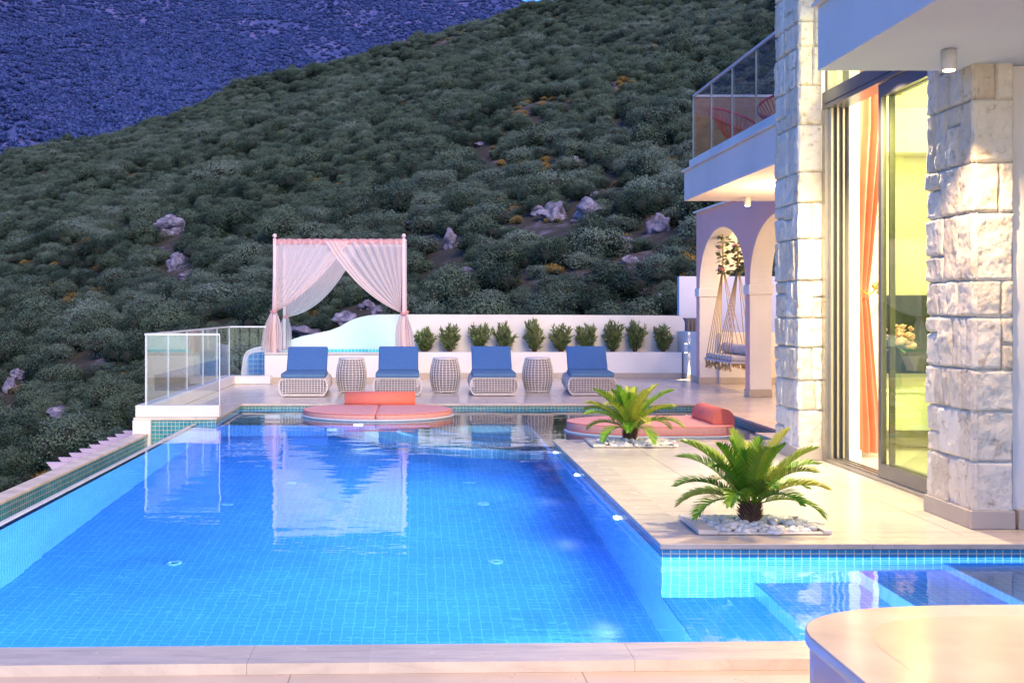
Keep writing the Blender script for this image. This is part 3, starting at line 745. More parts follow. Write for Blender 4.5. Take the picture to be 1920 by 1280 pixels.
# smooth it
sp = []
x = prof[0][0]
xs = [prof[0][0] + (prof[-1][0] - prof[0][0]) * (i / 420) for i in range(421)]
zs = [curve_top(prof, x) for x in xs]
for _ in range(3): zs = [zs[0]] + [(zs[i - 1] + 2 * zs[i] + zs[i + 1]) / 4 for i in range(1, len(zs) - 1)] + [zs[-1]]
gw = thing('garden_wall', (0, DW, 0), 'long cream garden wall whose top sweeps down in a wave at its left end', 'wall')
mb = MB(); n = len(xs)
vs = [(x, DW, -.6) for x in xs] + [(x, DW, z) for x, z in zip(xs, zs)] + [(x, DW + .2, z) for x, z in zip(xs, zs)] + [(x, DW + .2, -.6) for x in xs]
fs = []
for i in range(n - 1):
    fs += [(i, i + 1, n + i + 1, n + i), (n + i, n + i + 1, 2 * n + i + 1, 2 * n + i), (2 * n + i, 2 * n + i + 1, 3 * n + i + 1, 3 * n + i)]
fs += [(0, n, 2 * n, 3 * n), (n - 1, 4 * n - 1, 3 * n - 1, 2 * n - 1)]
mb.add(vs, fs); mb.build('wall', 'white', gw)
# blue mosaic side wall seen through the low round end
tb = thing('hot_tub', (-1.5, 24, 0), 'raised white hot tub under the pink cabana with teal waterline mosaic', 'hot tub')
PX0, PX1 = at(496, 0, 23.1).x, at(766, 0, 23.1).x
mb = MB(); mb.box(PX0, PX1, 23.1, 23.4, .001, .565); mb.box(PX0, PX0 + .25, 23.402, 25.29, .001, .565); mb.box(PX1 - .2, PX1, 23.402, 25.29, .001, .563); mb.box(PX0 + .252, PX1 - .202, 23.402, 25.29, 0, .08)
mb.build('surround', 'white', tb)
mb = MB(); mb.box(PX0 - .01, PX1 + .01, 23.07, 23.42, .568, .6, .004, 1); mb.box(PX0 - .01, PX0 + .27, 23.422, 25.29, .568, .6, .004, 1); mb.build('marble_rim', 'ledge', tb)
mb = MB(); mb.box(PX0 - .006, PX1 + .006, 23.085, 23.098, .002, .115); mb.build('skirting', 'plinth', tb)
mb = MB(); mb.box(PX0 + .27, PX1 - .2, 25.275, 25.296, .30, .60); mb.build('waterline_mosaic', 'tubline', tb)
mb = MB(); mb.quad((PX0 + .25, 23.4, .5), (PX1 - .2, 23.4, .5), (PX1 - .2, 25.275, .5), (PX0 + .25, 25.275, .5)); mb.build('tub_water', 'clear_glass', tb)
# the overflow face at its left, blue mosaic inside a white round frame
pts = [(463, 702), (463, 672), (466, 666), (472, 662.5), (480, 661), (495, 659.5), (495, 702)]
mb = MB(); P = [at(a, b, 24.9) for a, b in pts]
mb.add([(p.x, 25.05, p.z) for p in P] + [(p.x, 25.0, p.z) for p in P], [tuple(range(7, 14)), ] + [(i, (i + 1) % 7, 7 + (i + 1) % 7, 7 + i) for i in range(7)])
mb.build('mosaic_face', 'tub', tb)
for x in (PX0 + .7, (PX0 + PX1) / 2, PX1 - .6):
    area('tub_light', (x, 24.2, .46), (x, 25.25, 1.0), 5.0, (.30, 1.0, .86), .7, .3)

pl = thing('planter', (3, 25, 0), 'long low cream planter in front of the garden wall holding the oleanders', 'planter')
QX0, QX1 = PX1 + .004, at(1278.7, 0, 24.7).x
mb = MB(); mb.box(QX0, QX1, 24.7, 24.83, .001, .552, .004, 1); mb.build('front_wall', 'white', pl)
mb = MB(); mb.box(QX0, QX1, 24.69, 24.698, .002, .115); mb.build('skirting', 'plinth', pl)
mb = MB(); mb.grid(lambda u, v: (QX0 + (QX1 - QX0) * u, 24.83 + .46 * v, .50 + .02 * noise.noise(Vector((u * 60, v * 5, 0)))), 160, 6); mb.build('soil', 'trunk', pl)
# low side wall with the wall lamp
sw = thing('side_wall', (5.6, 24, 0), 'short low cream wall closing the planter, beside the lavender arcade', 'wall')
mb = MB(); mb.box(5.60, 5.8, 23.2, 25.28, .001, .985, .006, 1); mb.build('wall', 'white', sw)
mb = MB(); mb.box(5.59, 5.598, 23.2, 24.69, .002, .115); mb.build('skirting', 'plinth', sw)
sc = thing('wall_lamp', (5.58, 24.0, .6), 'small box wall lamp throwing light up and down the low side wall', 'lamp')
LY = 24.2
mb = MB(); mb.box(5.50, 5.57, LY - .04, LY + .04, .56, .74, .005, 1); mb.box(5.57, 5.6, LY - .03, LY + .03, .6, .7); mb.build('housing', 'lamp', sc)
mb = MB(); mb.lathe(5.535, LY, [(.025, .741), (.025, .745)], 16); mb.lathe(5.535, LY, [(.025, .555), (.025, .559)], 16); mb.build('lens', 'glow_warm', sc)
spot('wall_light', (5.53, LY, .77), (5.56, LY, 2), 60, (1, .75, .45), .8, .7, .02)
spot('wall_light', (5.53, LY, .53), (5.56, LY, -1), 110, (1, .75, .45), .8, .7, .02)
# outer wall beyond
mb = MB(); mb.box(5.93, 12, 26.6, 26.8, -1, 2.2); 
o = mb.build('outer_wall', 'bluewall'); tag(o, 'pale blue boundary wall standing behind the arcade and garden wall', 'wall')
ac = thing('air_conditioner', (6.1, 26.2, .9), 'dark grey louvred air conditioning unit between garden wall and arcade', 'air conditioner')
mb = MB(); mb.box(5.96, 6.75, 26.1, 26.5, .72, 1.26, .02, 2); mb.build('casing', 'ac', ac)
mb = MB()
for i in range(9): mb.box(6.0 + .08 * i, 6.03 + .08 * i, 26.07, 26.098, .76, 1.22)
mb.build('louvre', 'frame', ac)

# ------------------------------------------------------------------ oleanders
def oleander(px, ptop, wpx, seed, label):
    r = random.Random(seed); c = at(px, 656, 25.05); base = Vector((c.x, 25.05, .5)); hgt = (657 - ptop) / F * 25.05 + .09; wd = wpx / F * 25.05 / 2 * 1.08
    t = thing('oleander_bush', base, label, 'bush', 'oleander bushes in the planter')
    st = MB(); lv = MB()
    for i in range(34):
        a = r.uniform(0, 2 * PI); k = math.sqrt(r.random()); L = hgt * r.uniform(.6, 1.14) * (1 - .22 * k)
        tip = base + Vector((math.cos(a) * wd * k, math.sin(a) * min(wd * k, .2), L)); mid = base + Vector((math.cos(a) * wd * k * .38, math.sin(a) * .06 * k, L * .5))
        P = [base + Vector((math.cos(a) * .03, math.sin(a) * .03, 0)), mid, tip]
        st.tube(P, [.006, .005, .003], 4)
        for j in range(34):
            s = r.uniform(.22, 1.0); p = (P[0].lerp(P[1], s * 2) if s < .5 else P[1].lerp(P[2], s * 2 - 1))
            d = ((P[2] - P[1]).normalized() + Vector((r.gauss(0, .55), r.gauss(0, .55), r.gauss(.1, .35)))).normalized()
            l = r.uniform(.085, .15); sd = d.cross(Vector((r.gauss(0, 1), r.gauss(0, 1), r.gauss(0, 1)))).normalized() * l * .13
            lv.add([p, p + d * l * .5 + sd, p + d * l, p + d * l * .5 - sd], [(0, 1, 2, 3)])
    st.build('stem', 'stem', t); lv.build('foliage', 'green_leaf', t)
OL = [(798, 617, 36, 'leftmost oleander bush, next to the tied pink curtain'), (843, 612, 34, 'second oleander bush from the left, narrow and upright above a rattan side table'),
      (899, 612, 44, 'loose wide oleander bush behind the third lounger'), (946, 613, 40, 'slanting oleander bush right of the third lounger'),
      (1002, 604, 36, 'tallest oleander bush, above the rightmost rattan side table'), (1052, 614, 42, 'ragged oleander bush with one long shoot, left of the fourth lounger backrest'),
      (1099, 613, 36, 'oleander bush directly behind the fourth lounger backrest'), (1149, 608, 42, 'full wide oleander bush just right of the fourth lounger'),
      (1190, 609, 38, 'second oleander bush from the right with reddish shoots'), (1243, 616, 34, 'rightmost oleander bush, standing alone near the side wall')]
for i, (a, b, c_, l) in enumerate(OL): oleander(a, b, c_, 40 + i, l)

# ------------------------------------------------------------------ arcade
ar = thing('arcade', (5.6, 21, 0), 'lavender arcade with tall round arches and warm lit inner faces', 'arcade')
def archwall(name, axis, p, th, us, zbot, ztop, mat_out, mat_in, u_pl=None):
    """wall standing in plane axis=p, thickness th; zbot(u) is the opening's underside, 0 = solid"""
    mb = MB()
    def pt(u, q, z): return (q, u, z) if axis == 'x' else (u, q, z)
    for a, b in zip(us, us[1:]):
        za, zb = zbot(a + 1e-5), zbot(b - 1e-5)
        ta, tb = ztop(a), ztop(b)
        mb.quad(pt(a, p, za), pt(b, p, zb), pt(b, p, tb), pt(a, p, ta), 0)
        mb.quad(pt(a, p + th, za), pt(b, p + th, zb), pt(b, p + th, tb), pt(a, p + th, ta), 1)
        mb.quad(pt(a, p, ta), pt(b, p, tb), pt(b, p + th, tb), pt(a, p + th, ta), 1)
        if za > .01 or zb > .01: mb.quad(pt(a, p, za), pt(b, p, zb), pt(b, p + th, zb), pt(a, p + th, za), 1)
        zc = zbot(b + 1e-5)
        if abs(zc - zb) > .02: mb.quad(pt(b, p, min(zb, zc)), pt(b, p + th, min(zb, zc)), pt(b, p + th, max(zb, zc)), pt(b, p, max(zb, zc)), 1)
    for u in (us[0], us[-1]):
        z = zbot(u + (1e-5 if u == us[0] else -1e-5)); mb.quad(pt(u, p, z), pt(u, p + th, z), pt(u, p + th, ztop(u)), pt(u, p, ztop(u)), 1)
    return mb.build(name, [mat_out, mat_in], ar)
ARCH = [(19.70, 22.88), (16.25, 19.42)]
SPR = 1.86
def zb(y):
    for a, b in ARCH:
        if a < y < b:
            c = (a + b) / 2; r = (b - a) / 2; return SPR + 1.08 * math.sqrt(max(0, 1 - ((y - c) / r) ** 2)) ** .92
    return 0
us = [12.1, 16.25]
for a, b in sorted(ARCH):
    us += [a + (b - a) * (.5 - .5 * math.cos(PI * i / 40)) for i in range(41)]
us = sorted(set(round(u, 5) for u in us + [19.42, 19.7, 23.15]))
archwall('arch_wall', 'x', 5.50, .36, us, zb, lambda y: 3.34, 'lavender', 'white')
for (y0, y1) in ((22.88, 23.15), (19.42, 19.70)):
    mb = MB(); mb.box(5.475, 5.885, y0 - .03, y1 + .03, 1.70, SPR, .005, 1); mb.build('impost', 'white', ar)
    mb = MB(); mb.box(5.485, 5.87, y0 - .012, y1 + .012, .002, .13, .003, 1); mb.build('skirting', 'plinth', ar)
def ze(x):
    a, b = 5.94, 9.4
    if a < x < b: return 1.86 + .95 * (1 - abs((x - (a + b) / 2) / ((b - a) / 2)) ** 2.0) ** .75
    return 0
us = [5.862, 5.94] + [5.94 + 3.46 * (.5 - .5 * math.cos(PI * i / 40)) for i in range(41)] + [9.4, 10]
us = sorted(set(round(u, 5) for u in us))
archwall('end_wall', 'y', 22.95, .2, us, ze, lambda x: 3.2, 'white', 'white')
mb = MB(); mb.box(5.865, 10, 22.80, 22.948, .002, 1.0, .005, 1); mb.build('parapet', 'white', ar)
mb = MB(); mb.box(5.87, 10, 22.79, 22.799, .003, .13); mb.build('skirting', 'plinth', ar)
mb = MB(); mb.box(5.44, 10, 12.2, 23.2, 3.341, 3.375); mb.build('roof_edge', 'white', ar)
mb = MB(); mb.box(5.862, 10, 12.2, 22.94, 3.2, 3.24); mb.build('ceiling', 'soffit', ar)
mb = MB(); mb.box(9.42, 9.6, 12.2, 22.9, .001, 3.19); mb.build('back_wall', 'white', ar)
point('porch_light', (7.2, 21.2, 2.7), 200, WARM, .15)
point('porch_light', (7.2, 17.5, 2.7), 90, WARM, .15)

# ------------------------------------------------------------------ hanging swing with rose garlands
sg = thing('hanging_swing', (5.72, 21.4, .5), 'wide rope swing bench with grey cushions hanging in the first arch', 'swing')
Y0, Y1 = 20.45, 22.35
mb = MB(); mb.box(5.46, 5.98, Y0, Y1, .50, .54, .008, 2); mb.build('seat_board', 'plank', sg)
mb = MB(); mb.box(5.48, 5.96, Y0 + .02, Y1 - .02, .542, .63, .03, 3); mb.build('seat_cushion', 'seatpad', sg)
for k in range(3):
    a = Y0 + .08 + k * .62; mb = MB()
    mb.tube([(5.86, a, .73), (5.86, a + .02, .73), (5.86, a + .54, .73), (5.86, a + .56, .73)], [.06, .10, .10, .06], 18); mb.build('bolster', 'seatpad', sg)
for bi, (yb, zz) in enumerate(((21.98, 2.25), (20.95, 2.2))):
    ys = [Y0 + .08 + (Y1 - Y0 - .16) * ((bi == 0) * .42 + .58 * i / 5) for i in range(6)]
    for i, ye in enumerate(ys):
        for xe in ((5.47,) if i % 2 else (5.47, 5.97)):
            top = Vector((5.72, yb, zz)); e = Vector((xe, ye, .5)); mb = MB()
            mb.tube([top + Vector((0, 0, .02)), top.lerp(e, .5), e], .007, 5); mb.build('rope', 'rope', sg)
    mb = MB(); mb.tube([(5.72, yb, zz), (5.72, yb, 2.93)], .014, 6); mb.build('rope', 'rope', sg)
r = random.Random(3)
for i in range(16):
    y = Y0 + .06 + (Y1 - Y0 - .12) * i / 15; mb = MB()
    for k in range(5):
        p0 = Vector((5.48 if i % 2 else 5.95, y, .50)); mb.tube([p0, p0 + Vector((r.gauss(0, .02), r.gauss(0, .03), -.05)), p0 + Vector((r.gauss(0, .04), r.gauss(0, .05), -.14))], [.012, .016, .006], 4)
    mb.build('tassel', 'rope', sg)
for gi, (yb, zz) in enumerate(((21.98, 2.2), (20.95, 2.2))):
    g = thing('rose_garland', (5.72, yb, 2.5), ('longer' if gi == 0 else 'half hidden') + ' rose garland wound round the ' + ('far' if gi == 0 else 'near') + ' rope bundle of the swing', 'garland', 'rose garlands on the swing ropes')
    lf = MB(); r = random.Random(20 + gi)
    for i in range(90 if gi == 0 else 70):
        z = r.uniform(2.1, 2.82 if gi == 0 else 2.66); a = r.uniform(0, 6.28); p = Vector((5.72 + .02 * math.cos(a), yb + .02 * math.sin(a), z))
        d = Vector((math.cos(a), math.sin(a), r.uniform(-.6, .5))).normalized(); l = r.uniform(.09, .15); s = d.cross(Vector((r.gauss(0, .4), r.gauss(0, .4), 1))).normalized() * l * .42
        p = p + d * r.uniform(0, .05); lf.add([p, p + d * l * .5 + s, p + d * l, p + d * l * .5 - s], [(0, 1, 2, 3)])
    lf.build('foliage', 'green_leaf', g)
    for (dz, dy) in (((.42, .05), (.02, -.03)) if gi == 0 else ((.38, .02),)):
        mb = MB(); c0 = (5.67, yb + dy, zz + dz)
        for k in range(3): mb.blob(c0, .055 - .012 * k, 2, .5, 2.5 + k, (1, 1, .8), k + gi * 5)
        mb.build('rose', 'rose', g)

# ------------------------------------------------------------------ cabana
D0, D1 = 23.3, 25.0
cb = thing('cabana', (-1.6, 24, .6), 'pink four-post cabana with tied sheer curtains over the hot tub', 'cabana')
XL, XR = at(515, 0, D0).x, at(757, 0, D0).x
ZT = at(0, 449, D0).z
for (x, y) in ((XL, D0), (XR, D0), (XL, D1), (XR, D1)):
    mb = MB(); mb.box(x - .03, x + .03, y - .03, y + .03, .60 if y == D0 else .56, ZT + .02, .006, 2)
    mb.lathe(x, y, [(.012, ZT + .02), (.02, ZT + .03), (.038, ZT + .05), (.044, ZT + .075), (.036, ZT + .10), (.012, ZT + .115)], 14)
    mb.build('post', 'post', cb)
for (a, b) in (((XL, D0), (XR, D0)), ((XL, D1), (XR, D1)), ((XL, D0), (XL, D1)), ((XR, D0), (XR, D1))):
    a = Vector((a[0], a[1], ZT - .03)); b = Vector((b[0], b[1], ZT - .03)); d = (b - a).normalized() * .031
    mb = MB(); mb.tube([a + d, b - d], .022, 8); mb.build('top_rail', 'post', cb)
def valance(x0, x1, y):
    mb = MB(); mb.grid(lambda u, v: (x0 + (x1 - x0) * u, y + .012 * math.sin(u * 160), ZT + .01 - v * .10 - .006 * math.sin(u * 90)), 240, 4); return mb.build('valance', 'sheerpink', cb)
valance(XL, XR, D0 - .035)
def drape(name, A, Bp, tie, foot, sag, folds, amp, fw, mat, side_dir=(1, 0), pink_edge=True, seed=0):
    """curtain gathered from rail A->Bp into a tie, then flaring to the floor"""
    A, Bp, tie, foot = Vector(A), Vector(Bp), Vector(tie), Vector(foot); sd = Vector((side_dir[0], side_dir[1], 0)); nr = Vector((-sd.y, sd.x, 0))
    mb = MB(); r = random.Random(seed); ph = [r.uniform(0, 6.28) for _ in range(4)]
    def w(s): return math.sin(2 * PI * folds * s + ph[0] + 1.3 * math.sin(5 * s + ph[1])) + .2 * math.sin(2 * PI * folds * 2.3 * s + ph[2])
    def up(u, v):
        top = A.lerp(Bp, u); e = tie + sd * (u - .5) * .09
        t = v; p = top.lerp(e, t)
        p.z -= sag * (u ** 1.6) * 4 * t * (1 - t) * (1 - .25 * t)
        p += nr * w(u) * amp * (1 - .45 * t) + Vector((0, 0, 1)) * .0
        return p
    mb.grid(up, 130, 30)
    mb.build(name, mat, cb)
    m2 = MB()
    def dn(u, v):
        k = math.sin(min(1, v * 1.6) * PI / 2); hw = .05 + (fw * 1.15 - .05) * k * (1 - .10 * math.sin(v * PI))
        c = tie.lerp(foot, v); a = (u - .5) * 2
        p = c + sd * a * hw + nr * (w(u * .8) * .05 * k + .03 * math.cos(a * PI)); 
        p.z += .0 if v < .99 else .04 * math.sin(u * 9 + seed)
        return p
    m2.grid(dn, 60, 26); m2.build(name, mat, cb)
    m3 = MB(); m3.lathe(tie.x, tie.y, [(.045, tie.z - .03), (.058, tie.z - .01), (.058, tie.z + .012), (.045, tie.z + .03)], 16)
    m3.build('tie_band', 'sheerpink', cb)
zt = ZT - .04
tl = at(514, 584, D0 - .04); tr = at(756, 588, D0 - .04); bl = at(536, 594, D1)
drape('curtain', (XL + .02, D0 - .02, zt), (at(655, 0, D0).x, D0 - .02, zt), tl, (at(509, 0, D0).x, D0 - .02, .62), .20, 9, .024, .18, 'sheer', seed=1)
drape('curtain', (XR - .02, D0 - .03, zt), (at(610, 0, D0).x, D0 - .03, zt), tr, (at(760, 0, D0).x, D0 - .02, .62), .27, 9, .024, .17, 'sheer', seed=2)
drape('curtain', (XL + .03, D1, zt), (at(672, 0, D1).x, D1, zt), bl, (at(533, 0, D1).x, D1, .60), .42, 8, .024, .14, 'sheer', seed=3)
drape('curtain', (XR + .03, D0 + .04, zt), (XR + .03, D0 + 1.0, zt), (XR + .045, D0 + .10, tr.z + .03), (XR + .04, D0 + .12, .62), .25, 9, .02, .13, 'sheer', (0, 1), seed=4)
drape('curtain', (XL - .02, D0 + .04, zt), (XL - .02, D0 + .9, zt), (XL - .045, D0 + .06, tl.z), (XL - .04, D0 + .1, .62), .25, 9, .02, .13, 'sheer', (0, 1), seed=5)
# pink doubled hems on the front curtains
def hem(A, B_, tie, sag, wd, mat, y):
    mb = MB()
    def fn(u, v):
        top = Vector(A).lerp(Vector(B_), 1 - wd * (1 - u)); p = top.lerp(Vector(tie), v); p.z -= sag * ((1 - wd * (1 - u)) ** 1.6) * 4 * v * (1 - v) * (1 - .25 * v)
        p.y = y - .035 + .012 * math.sin(u * 18); return p
    mb.grid(fn, 24, 30); mb.build('curtain_hem', mat, cb)
hem((XL + .02, D0, zt), (at(655, 0, D0).x, D0, zt), tl, .20, .16, 'sheer', D0 - .03)
hem((XR - .02, D0, zt), (at(610, 0, D0).x, D0, zt), tr, .27, .16, 'sheer', D0 - .04)

# ------------------------------------------------------------------ loungers
def lounger():
    t = thing('sun_lounger', (0, 0, 0), 'x', 'sun lounger', 'white rattan sun loungers along the pool')
    L = 1.75
    sec = [(.345, .025), (.375, .07), (.40, .13), (.405, .18), (.395, .23), (.37, .28), (.345, .302)]
    def hw(z):
        for (w0, z0), (w1, z1) in zip(sec, sec[1:]):
            if z0 <= z <= z1: return w0 + (w1 - w0) * (z - z0) / (z1 - z0)
        return sec[0][0] if z < .1 else sec[-1][0]
    mb = MB(); r = .0075
    loop = [(w, z) for w, z in sec] + [(-w, z) for w, z in reversed(sec)]
    ny_ = 33
    for j in range(ny_ + 1):
        y = L * j / ny_
        bow = .0
        mb.tube([(w, y, z) for w, z in loop] + [(loop[0][0], y, loop[0][1])], r * (1.5 if j in (0, ny_) else 1), 4, False, False)
    for (w, z) in loop: mb.tube([(w, 0, z), (w, L, z)], r, 4, False, False)
    for f in (.045, .10, .155, .205, .255): mb.tube([(hw(f + .0) , 0, f + .012), (hw(f), L, f + .012)], r, 4, False, False); mb.tube([(-hw(f), 0, f + .012), (-hw(f), L, f + .012)], r, 4, False, False)
    for y in (0, L):
        for i in range(17):
            x = -.385 + .77 * i / 16
            zz = [z for z in [k * .005 for k in range(5, 61)] if hw(z) >= abs(x)]
            mb.tube([(x, y, min(zz)), (x, y, max(zz))], r, 4, False, False)
        for i in range(7):
            z = .045 + i * .038; mb.tube([(-hw(z), y, z), (hw(z), y, z)], r, 4, False, False)
    for i in range(15):
        x = -.33 + .66 * i / 14; mb.tube([(x, 0, .303), (x, L, .303)], r, 4, False, False)
    mb.build('rattan_base', 'rattan', t)
    mb = MB(); mb.box(-.31, .31, .10, L - .1, .06, .285, .03, 2); mb.build('inner_frame', 'shell', t)
    for x in (-.31, .31):
        for y in (.06, L - .06):
            mb = MB(); mb.lathe(x, y, [(.014, 0), (.018, .03)], 10); mb.build('foot', 'rattan', t)
    mb = MB(); mb.box(-.365, .365, -.02, 1.0, .313, .39, .026, 4); mb.build('seat_cushion', 'blueseat', t)
    def ring(hx, y0_, y1_, z, c=.03):
        P = []
        for (cx_, cy_, a0) in ((hx - c, y0_ + c, -PI / 2), (hx - c, y1_ - c, 0), (-hx + c, y1_ - c, PI / 2), (-hx + c, y0_ + c, PI)):
            P += [(cx_ + c * math.cos(a0 + PI / 2 * k / 4), cy_ + c * math.sin(a0 + PI / 2 * k / 4), z) for k in range(5)]
        return P + [P[0]]
    mb = MB(); mb.tube(ring(.359, -.014, .994, .382), .005, 5, False); mb.tube(ring(.359, -.014, .994, .322), .005, 5, False)
    mb.build('piping', 'blue', t)
    bm = bmesh.new(); bmesh.ops.create_cube(bm, size=1); bmesh.ops.scale(bm, vec=(.70, .085, .59), verts=bm.verts)
    bmesh.ops.bevel(bm, geom=bm.edges[:], offset=.028, segments=4, affect='EDGES', profile=.5)
    an = math.radians(-48); m = Matrix.Translation((0, .95, .37)) @ Matrix.Rotation(an, 4, 'X') @ Matrix.Translation((0, .0, .305))
    mb = MB(); mb.bm(bm, True, 0, m); mb.build('backrest_cushion', 'blue', t)
    mb = MB()
    for i in range(9):
        x = -.32 + .64 * i / 8; mb.tube([m @ Vector((x, .06, -.33)), m @ Vector((x, .06, .33))], .008, 4)
    for i in range(8):
        z = -.32 + .64 * i / 7; mb.tube([m @ Vector((-.33, .06, z)), m @ Vector((.33, .06, z))], .008, 4)
    mb.build('backrest_frame', 'rattan', t)
    return t
lp = lounger()
LG = [(568, 744.3, .03, 'leftmost blue-cushioned lounger, in front of the hot tub wall'), (745, 743.2, .0, 'second blue-cushioned lounger from the left, behind the coral round daybed'),
      (927, 742.6, -.02, 'third blue-cushioned lounger from the left, between two rattan side tables'), (1111, 742.2, -.06, 'rightmost blue-cushioned lounger, partly behind the far cycad')]
for i, (px, py, rz, l) in enumerate(LG):
    o = lp if i == 0 else copy_tree(lp)
    d = H * F / (py - VY); o.location = ((px - VX) / F * d, d, .001); o.rotation_euler = (0, 0, rz); o['label'] = l
# ------------------------------------------------------------------ side tables
def table():
    t = thing('side_table', (0, 0, 0), 'x', 'side table', 'white rattan barrel side tables between the loungers')
    def R(z): s = (z - .02) / .57; return .212 + .056 * math.sin(PI * min(1, max(0, s)))
    mb = MB(); n = 26
    for i in range(14):
        z = .03 + .555 * i / 13; mb.tube([(R(z) * math.cos(2 * PI * k / 40), R(z) * math.sin(2 * PI * k / 40), z) for k in range(41)], .0075 if i not in (0, 13) else .013, 4, False, False)
    for k in range(n):
        a = 2 * PI * k / n; mb.tube([(R(z) * math.cos(a), R(z) * math.sin(a), z) for z in [.02 + .57 * j / 12 for j in range(13)]], .0075, 4, False, False)
    mb.build('rattan_body', 'rattan', t)
    mb = MB(); mb.lathe(0, 0, [(R(z) - .02, z) for z in [.04 + .54 * j / 10 for j in range(11)]], 28); mb.build('inner_shell', 'shell', t)
    mb = MB(); mb.lathe(0, 0, [(.205, .592), (.212, .596), (.212, .604), (.205, .608)], 32, False); mb.build('table_top', 'rattan', t)
    for a in (.7, 2.3, 3.9, 5.4):
        mb = MB(); mb.lathe(.185 * math.cos(a), .185 * math.sin(a), [(.012, 0), (.014, .03)], 8); mb.build('foot', 'rattan', t)
    return t
tp = table()
for i, (px, py, l) in enumerate([(659, 738, 'barrel side table between the first and second loungers, leftmost of three'), (835, 738, 'middle barrel side table, between the second and third loungers'), (1008, 737.5, 'barrel side table between the third and fourth loungers, rightmost of three')]):
    o = tp if i == 0 else copy_tree(tp); d = H * F / (py - 1 - VY) + .22; o.location = ((px - VX) / F * d, d, .001); o['label'] = l; o.rotation_euler = (0, 0, i * .4)

# ------------------------------------------------------------------ floating daybeds and bolsters
def outline(cx, cy, rx, ry, n=72, sq=None):
    P = []
    for i in range(n):
        a = 2 * PI * i / n; c, s = math.cos(a), math.sin(a)
        e = 2.0
        if sq and c > 0: e = sq
        P.append((cx + rx * math.copysign(abs(c) ** (2 / e), c), cy + ry * math.copysign(abs(s) ** (2 / e), s)))
    return P
def pad(pts, z0, z1, b=.018):
    n = len(pts); cx = sum(p[0] for p in pts) / n; cy_ = sum(p[1] for p in pts) / n; mb = MB(); rings = []
    for k, (ins, z) in enumerate(((.006, z0), (0, z0 + .01), (0, z1 - b), (b * .3, z1 - b * .3), (b, z1), (b * 2.5, z1 + .003))):
        rings.append([(p[0] + (cx - p[0]) * ins / math.hypot(p[0] - cx, p[1] - cy_), p[1] + (cy_ - p[1]) * ins / math.hypot(p[0] - cx, p[1] - cy_), z) for p in pts])
    vs = [v for rg in rings for v in rg]; fs = []
    for k in range(len(rings) - 1):
        for i in range(n): fs.append((k * n + i, k * n + (i + 1) % n, (k + 1) * n + (i + 1) % n, (k + 1) * n + i))
    fs.append(tuple(range((len(rings) - 1) * n, len(rings) * n))); fs.append(tuple(range(n - 1, -1, -1)))
    mb.add(vs, fs, True); return mb
C1 = (-.575, 16.93)
d1 = thing('floating_daybed', (C1[0], C1[1], -.1), 'round coral daybed split in two halves standing in the pool in front of the loungers', 'daybed')
full = outline(C1[0], C1[1], 1.075, .95, 96)
rt = [p for p in full if p[0] > C1[0] + .006]; lt = [p for p in full if p[0] < C1[0] - .006]
def halfpad(pts, side):
    pts = sorted(pts, key=lambda p: math.atan2(p[1] - C1[1], (p[0] - C1[0]) * side)); xs_ = C1[0] + side * .006
    pts = [(xs_, C1[1] - .95)] + pts + [(xs_, C1[1] + .95)]
    return pts if side > 0 else pts[::-1]
pad(halfpad(rt, 1), -.05, .02).build('mattress_half', 'coral', d1); pad(halfpad(lt, -1), -.05, .02).build('mattress_half', 'coral', d1)
mb = pad(outline(C1[0], C1[1], 1.10, .975, 96), -.082, -.053, .006); mb.build('base_rim', 'rim', d1)
mb = MB(); mb.prism(outline(C1[0], C1[1] + .1, .75, .65, 40), -.42, -.083); mb.build('pedestal', 'shelf_xy', d1)
C2 = (2.875, 14.76)
d2 = thing('floating_daybed', (C2[0], C2[1], -.1), 'rounded coral daybed in the right pool bay behind the far cycad', 'daybed')
pad(outline(C2[0], C2[1], 1.0, .76, 96, 5), -.06, .05).build('mattress', 'coral', d2)
def pipe_ring(P, z, par): mb = MB(); mb.tube([(a, b, z) for a, b in P + P[:1]], .005, 5, False); mb.build('piping', 'coralhot', par)
pipe_ring(outline(C2[0], C2[1], .996, .756, 96, 5), .043, d2); pipe_ring(outline(C2[0], C2[1], 1.0, .76, 96, 5), -.05, d2)
pipe_ring(halfpad(rt, 1), .013, d1); pipe_ring(halfpad(lt, -1), .013, d1)
pad(outline(C2[0], C2[1], 1.03, .785, 96, 5), -.095, -.063, .006).build('base_rim', 'rim', d2)
mb = MB(); mb.prism(outline(C2[0], C2[1] + .05, .75, .55, 40), -.42, -.096); mb.build('pedestal', 'shelf_xy', d2)
